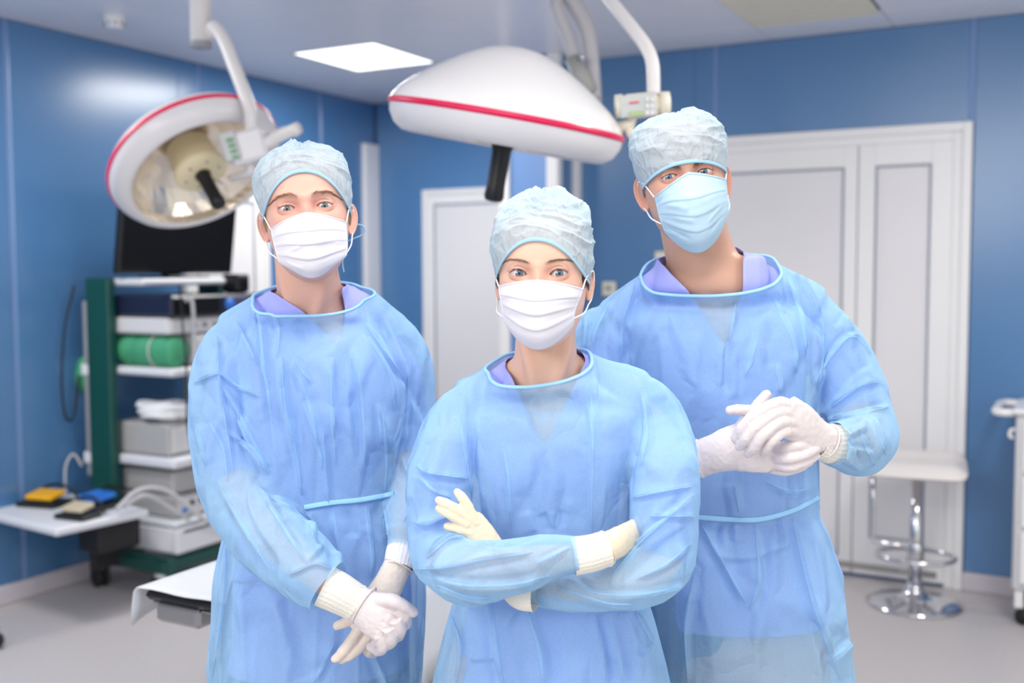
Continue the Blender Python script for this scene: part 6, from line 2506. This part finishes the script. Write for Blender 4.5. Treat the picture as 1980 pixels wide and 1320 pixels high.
    glove(p, [[(1622, 861, 1.83, 30, 24), (1602, 853, 1.803, 30, 24), (1575, 840, 1.785, 33, 20), (1545, 818, 1.768, 40, 17), (1516, 802, 1.758, 42, 15)]],
          [[(1535, 792, 1.765, 13), (1508, 779, 1.752, 12.5), (1462, 800, 1.738, 12), (1436, 826, 1.742, 11), (1422, 848, 1.755, 9.5)],
           [(1538, 806, 1.763, 13), (1508, 796, 1.748, 12.5), (1466, 820, 1.732, 12), (1444, 846, 1.738, 11), (1430, 863, 1.752, 9.5)],
           [(1542, 822, 1.765, 13), (1512, 814, 1.746, 12.5), (1478, 838, 1.730, 12), (1460, 862, 1.738, 10.5), (1447, 877, 1.752, 9)],
           [(1548, 838, 1.77, 12), (1518, 833, 1.750, 11.5), (1494, 850, 1.738, 11), (1482, 866, 1.744, 9.5), (1476, 876, 1.755, 8)],
           [(1480, 800, 1.785, 13), (1446, 794, 1.782, 11.5), (1424, 792, 1.782, 10.5), (1411, 793, 1.784, 9)]],
          M_glove, rim=([(1600, 853, 1.803), (1592, 850, 1.798)], 0.0305, 0.0245), voxel=0.0015, smooth=3)


M_glove_y2 = mat('glove_latex_warm', rgb(232, 218, 206), 0.42, sss=0.1, noise=0.025, nscale=30, bump=0.12, bscale=120, spec=0.4)
WOMAN_FOLDS = [
    ([(905, 760), (914, 850), (906, 900), (922, 960)], -3, 7), ([(1228, 745), (1236, 800), (1222, 900), (1218, 960)], -3, 7), ([(1240, 760), (1252, 830), (1240, 900)], 5, 8),
    ([(888, 800), (900, 880), (914, 960)], 5, 8), ([(1143, 740), (1146, 850), (1143, 1030)], 6, 9), ([(1150, 690), (1151, 760), (1147, 860)], 3, 5), ([(975, 860), (984, 930), (990, 1015)], 4, 6),
    ([(1053, 990), (1066, 1030)], -5, 6), ([(1085, 985), (1082, 1020)], -4, 6), ([(1020, 985), (1035, 1030)], 4, 7), ([(1100, 960), (1095, 1030)], 3, 7), ([(1010, 800), (1025, 880), (1020, 960)], 3, 12),
    ([(806, 900), (830, 914), (900, 924)], 5, 6), ([(804, 910), (837, 947), (872, 962)], 5, 6), ([(795, 1007), (827, 1013), (876, 992)], 6, 6), ([(790, 960), (810, 1040)], -4, 8),
    ([(800, 1100), (860, 1097), (947, 1080), (1030, 1068)], 7, 7), ([(818, 1108), (893, 1131), (993, 1130), (1062, 1112)], 7, 7), ([(826, 1079), (870, 1041), (915, 1036)], 6, 6), ([(840, 1130), (900, 1152), (960, 1158)], 5, 6),
    ([(930, 1040), (960, 1055), (1000, 1050), (1040, 1035)], -4, 6), ([(1040, 1090), (1100, 1060)], 5, 5),
    ([(1223, 962), (1280, 950), (1335, 940)], 4, 5), ([(1186, 1108), (1227, 1060), (1280, 1010), (1342, 956)], 8, 7), ([(1258, 997), (1342, 998)], 5, 5), ([(1200, 1130), (1260, 1070), (1330, 1020)], -5, 8), ([(1230, 1120), (1290, 1090), (1335, 1050)], 5, 6),
    ([(1098, 1120), (1160, 1148), (1243, 1148), (1328, 1132)], 6, 6), ([(1080, 1134), (1170, 1165), (1230, 1168)], 5, 6), ([(1120, 1118), (1150, 1140)], -4, 5),
    ([(950, 1168), (960, 1247), (974, 1330)], 9, 9), ([(1015, 1168), (1040, 1247), (1052, 1330)], 10, 9), ([(1157, 1185), (1173, 1263), (1181, 1330)], -13, 7), ([(1170, 1185), (1190, 1263), (1200, 1330)], 10, 10), ([(1228, 1180), (1264, 1245)], 6, 8),
    ([(870, 1180), (890, 1250), (880, 1330)], 6, 9), ([(900, 1275), (960, 1272)], 3, 5), ([(1225, 1280), (1262, 1250)], 4, 5), ([(1090, 1200), (1100, 1330)], 4, 14)]
YOUNG_FOLDS = [
    ([(491, 577), (498, 652), (503, 691), (524, 744)], 6, 4.5), ([(456, 620), (482, 670), (498, 707)], 6, 4.5), ([(429, 744), (477, 823), (498, 875)], 7, 5), ([(435, 833), (487, 865), (521, 902)], 6, 5),
    ([(508, 718), (516, 797), (521, 823)], -9, 6), ([(545, 691), (550, 770), (569, 860), (579, 907)], 6, 6), ([(556, 700), (562, 780), (580, 860)], -6, 6), ([(569, 697), (603, 741)], 4, 5), ([(592, 778), (619, 875), (622, 907)], 6, 5),
    ([(671, 673), (690, 770), (697, 870)], -8, 6), ([(692, 691), (703, 823), (705, 902)], 7, 6), ([(734, 613), (771, 707), (784, 749)], -8, 6), ([(706, 626), (760, 700), (782, 735)], 6, 5), ([(792, 686), (788, 797), (785, 875)], 6, 5),
    ([(530, 590), (540, 640), (536, 690)], 4, 6), ([(640, 700), (642, 800), (650, 900)], 4, 7), ([(730, 780), (738, 860)], 4, 6),
    ([(491, 578), (500, 658), (515, 800), (523, 920)], -9, 7), ([(503, 610), (513, 720), (528, 820)], 6, 8), ([(420, 650), (423, 723), (437, 824), (452, 918)], 6, 5), ([(375, 740), (423, 722), (458, 744), (502, 766)], 6, 5),
    ([(423, 735), (458, 794), (500, 871), (522, 916)], 7, 6), ([(438, 830), (494, 871), (518, 918)], 6, 6), ([(494, 936), (535, 1001), (594, 1090)], 8, 6), ([(594, 1090), (624, 1054)], 6, 5), ([(505, 954), (588, 995), (612, 1060)], 6, 7),
    ([(420, 930), (460, 1000), (520, 1100)], 4, 8), ([(470, 920), (480, 1000), (540, 1100)], -5, 7), ([(560, 1110), (610, 1090), (640, 1100)], 5, 5), ([(395, 800), (430, 860), (440, 930)], 4, 7), ([(380, 820), (400, 900)], 4, 7),
    ([(680, 694), (689, 776), (698, 895)], -8, 7), ([(668, 700), (676, 790), (684, 900)], 5, 10), ([(624, 824), (630, 918), (636, 980)], 6, 7), ([(547, 690), (553, 800), (573, 871), (583, 958)], 6, 7), ([(570, 715), (594, 770), (618, 871)], 4, 8),
    ([(748, 611), (789, 705), (784, 790)], -7, 7), ([(706, 640), (752, 720), (764, 790)], 5, 8), ([(740, 800), (748, 880), (744, 950)], 5, 9), ([(655, 650), (640, 740), (650, 830)], 3, 12),
    ([(644, 984), (653, 1060), (648, 1140)], 7, 8), ([(706, 978), (718, 1072), (716, 1120)], 6, 8), ([(600, 985), (605, 1040)], 5, 7), ([(675, 980), (690, 1040)], -5, 7), ([(740, 968), (752, 1040)], 5, 7),
    ([(437, 1060), (434, 1130), (408, 1330)], 7, 9), ([(438, 1120), (518, 1124)], 3, 5), ([(647, 1243), (606, 1320)], 6, 8), ([(724, 1265), (750, 1330)], 8, 8), ([(794, 1100), (789, 1330)], -8, 9), ([(806, 1100), (802, 1330)], 6, 8),
    ([(520, 1130), (560, 1250), (550, 1330)], 4, 14), ([(470, 1140), (480, 1330)], 4, 14), ([(790, 760), (812, 830), (800, 900)], 5, 7), ([(775, 880), (800, 950), (780, 1010)], 5, 7)]
TALL_FOLDS = [
    ([(1242, 545), (1222, 610), (1212, 690)], -3, 7), ([(1228, 545), (1206, 620), (1200, 700)], 6, 7), ([(1180, 580), (1150, 650), (1140, 720)], 6, 7), ([(1200, 570), (1176, 640), (1172, 700)], -3, 7), ([(1135, 610), (1128, 680)], 5, 7),
    ([(1506, 502), (1562, 577), (1574, 656), (1568, 753), (1579, 806)], -10, 7), ([(1519, 530), (1552, 623), (1560, 700)], 6, 8), ([(1493, 577), (1532, 656), (1540, 720)], 5, 8), ([(1590, 600), (1592, 680), (1585, 740)], 5, 8),
    ([(1568, 750), (1610, 684), (1649, 650), (1684, 684)], 7, 6), ([(1608, 786), (1662, 747), (1698, 738)], 7, 6), ([(1600, 812), (1668, 799), (1718, 786)], 7, 6), ([(1590, 790), (1640, 730), (1680, 700)], -6, 7), ([(1620, 640), (1650, 600)], 4, 7),
    ([(1630, 846), (1676, 826)], 6, 5), ([(1636, 866), (1690, 876)], 6, 5), ([(1624, 880), (1664, 908)], 6, 5), ([(1660, 830), (1690, 900)], 5, 5), ([(1640, 830), (1660, 890)], -5, 5), ([(1690, 810), (1712, 880)], 5, 6),
    ([(1408, 660), (1405, 760)], -5, 8), ([(1424, 580), (1410, 660)], 4, 6), ([(1466, 656), (1440, 730)], 4, 9), ([(1350, 640), (1345, 760)], 4, 10), ([(1280, 640), (1290, 800)], 4, 12), ([(1500, 700), (1510, 760)], 4, 9),
    ([(1532, 1000), (1571, 1164), (1625, 1315)], 10, 9), ([(1460, 1012), (1467, 1112), (1450, 1180)], 6, 9), ([(1356, 1012), (1400, 1090), (1441, 1164)], 7, 9), ([(1343, 1110), (1325, 1210), (1330, 1320)], 7, 9), ([(1584, 970), (1622, 1066), (1636, 1150)], 7, 9),
    ([(1500, 1000), (1512, 1060)], -6, 7), ([(1420, 1010), (1424, 1050)], 5, 7), ([(1390, 1010), (1386, 1060)], -5, 7), ([(1369, 1070), (1441, 1079), (1539, 1048)], 3, 5), ([(1600, 1280), (1650, 1240)], 7, 8), ([(1480, 930), (1530, 950), (1578, 940)], 4, 8), ([(1420, 930), (1430, 990)], 4, 9), ([(1545, 900), (1552, 970)], -5, 8)]
woman()
young_man()
tall_man()
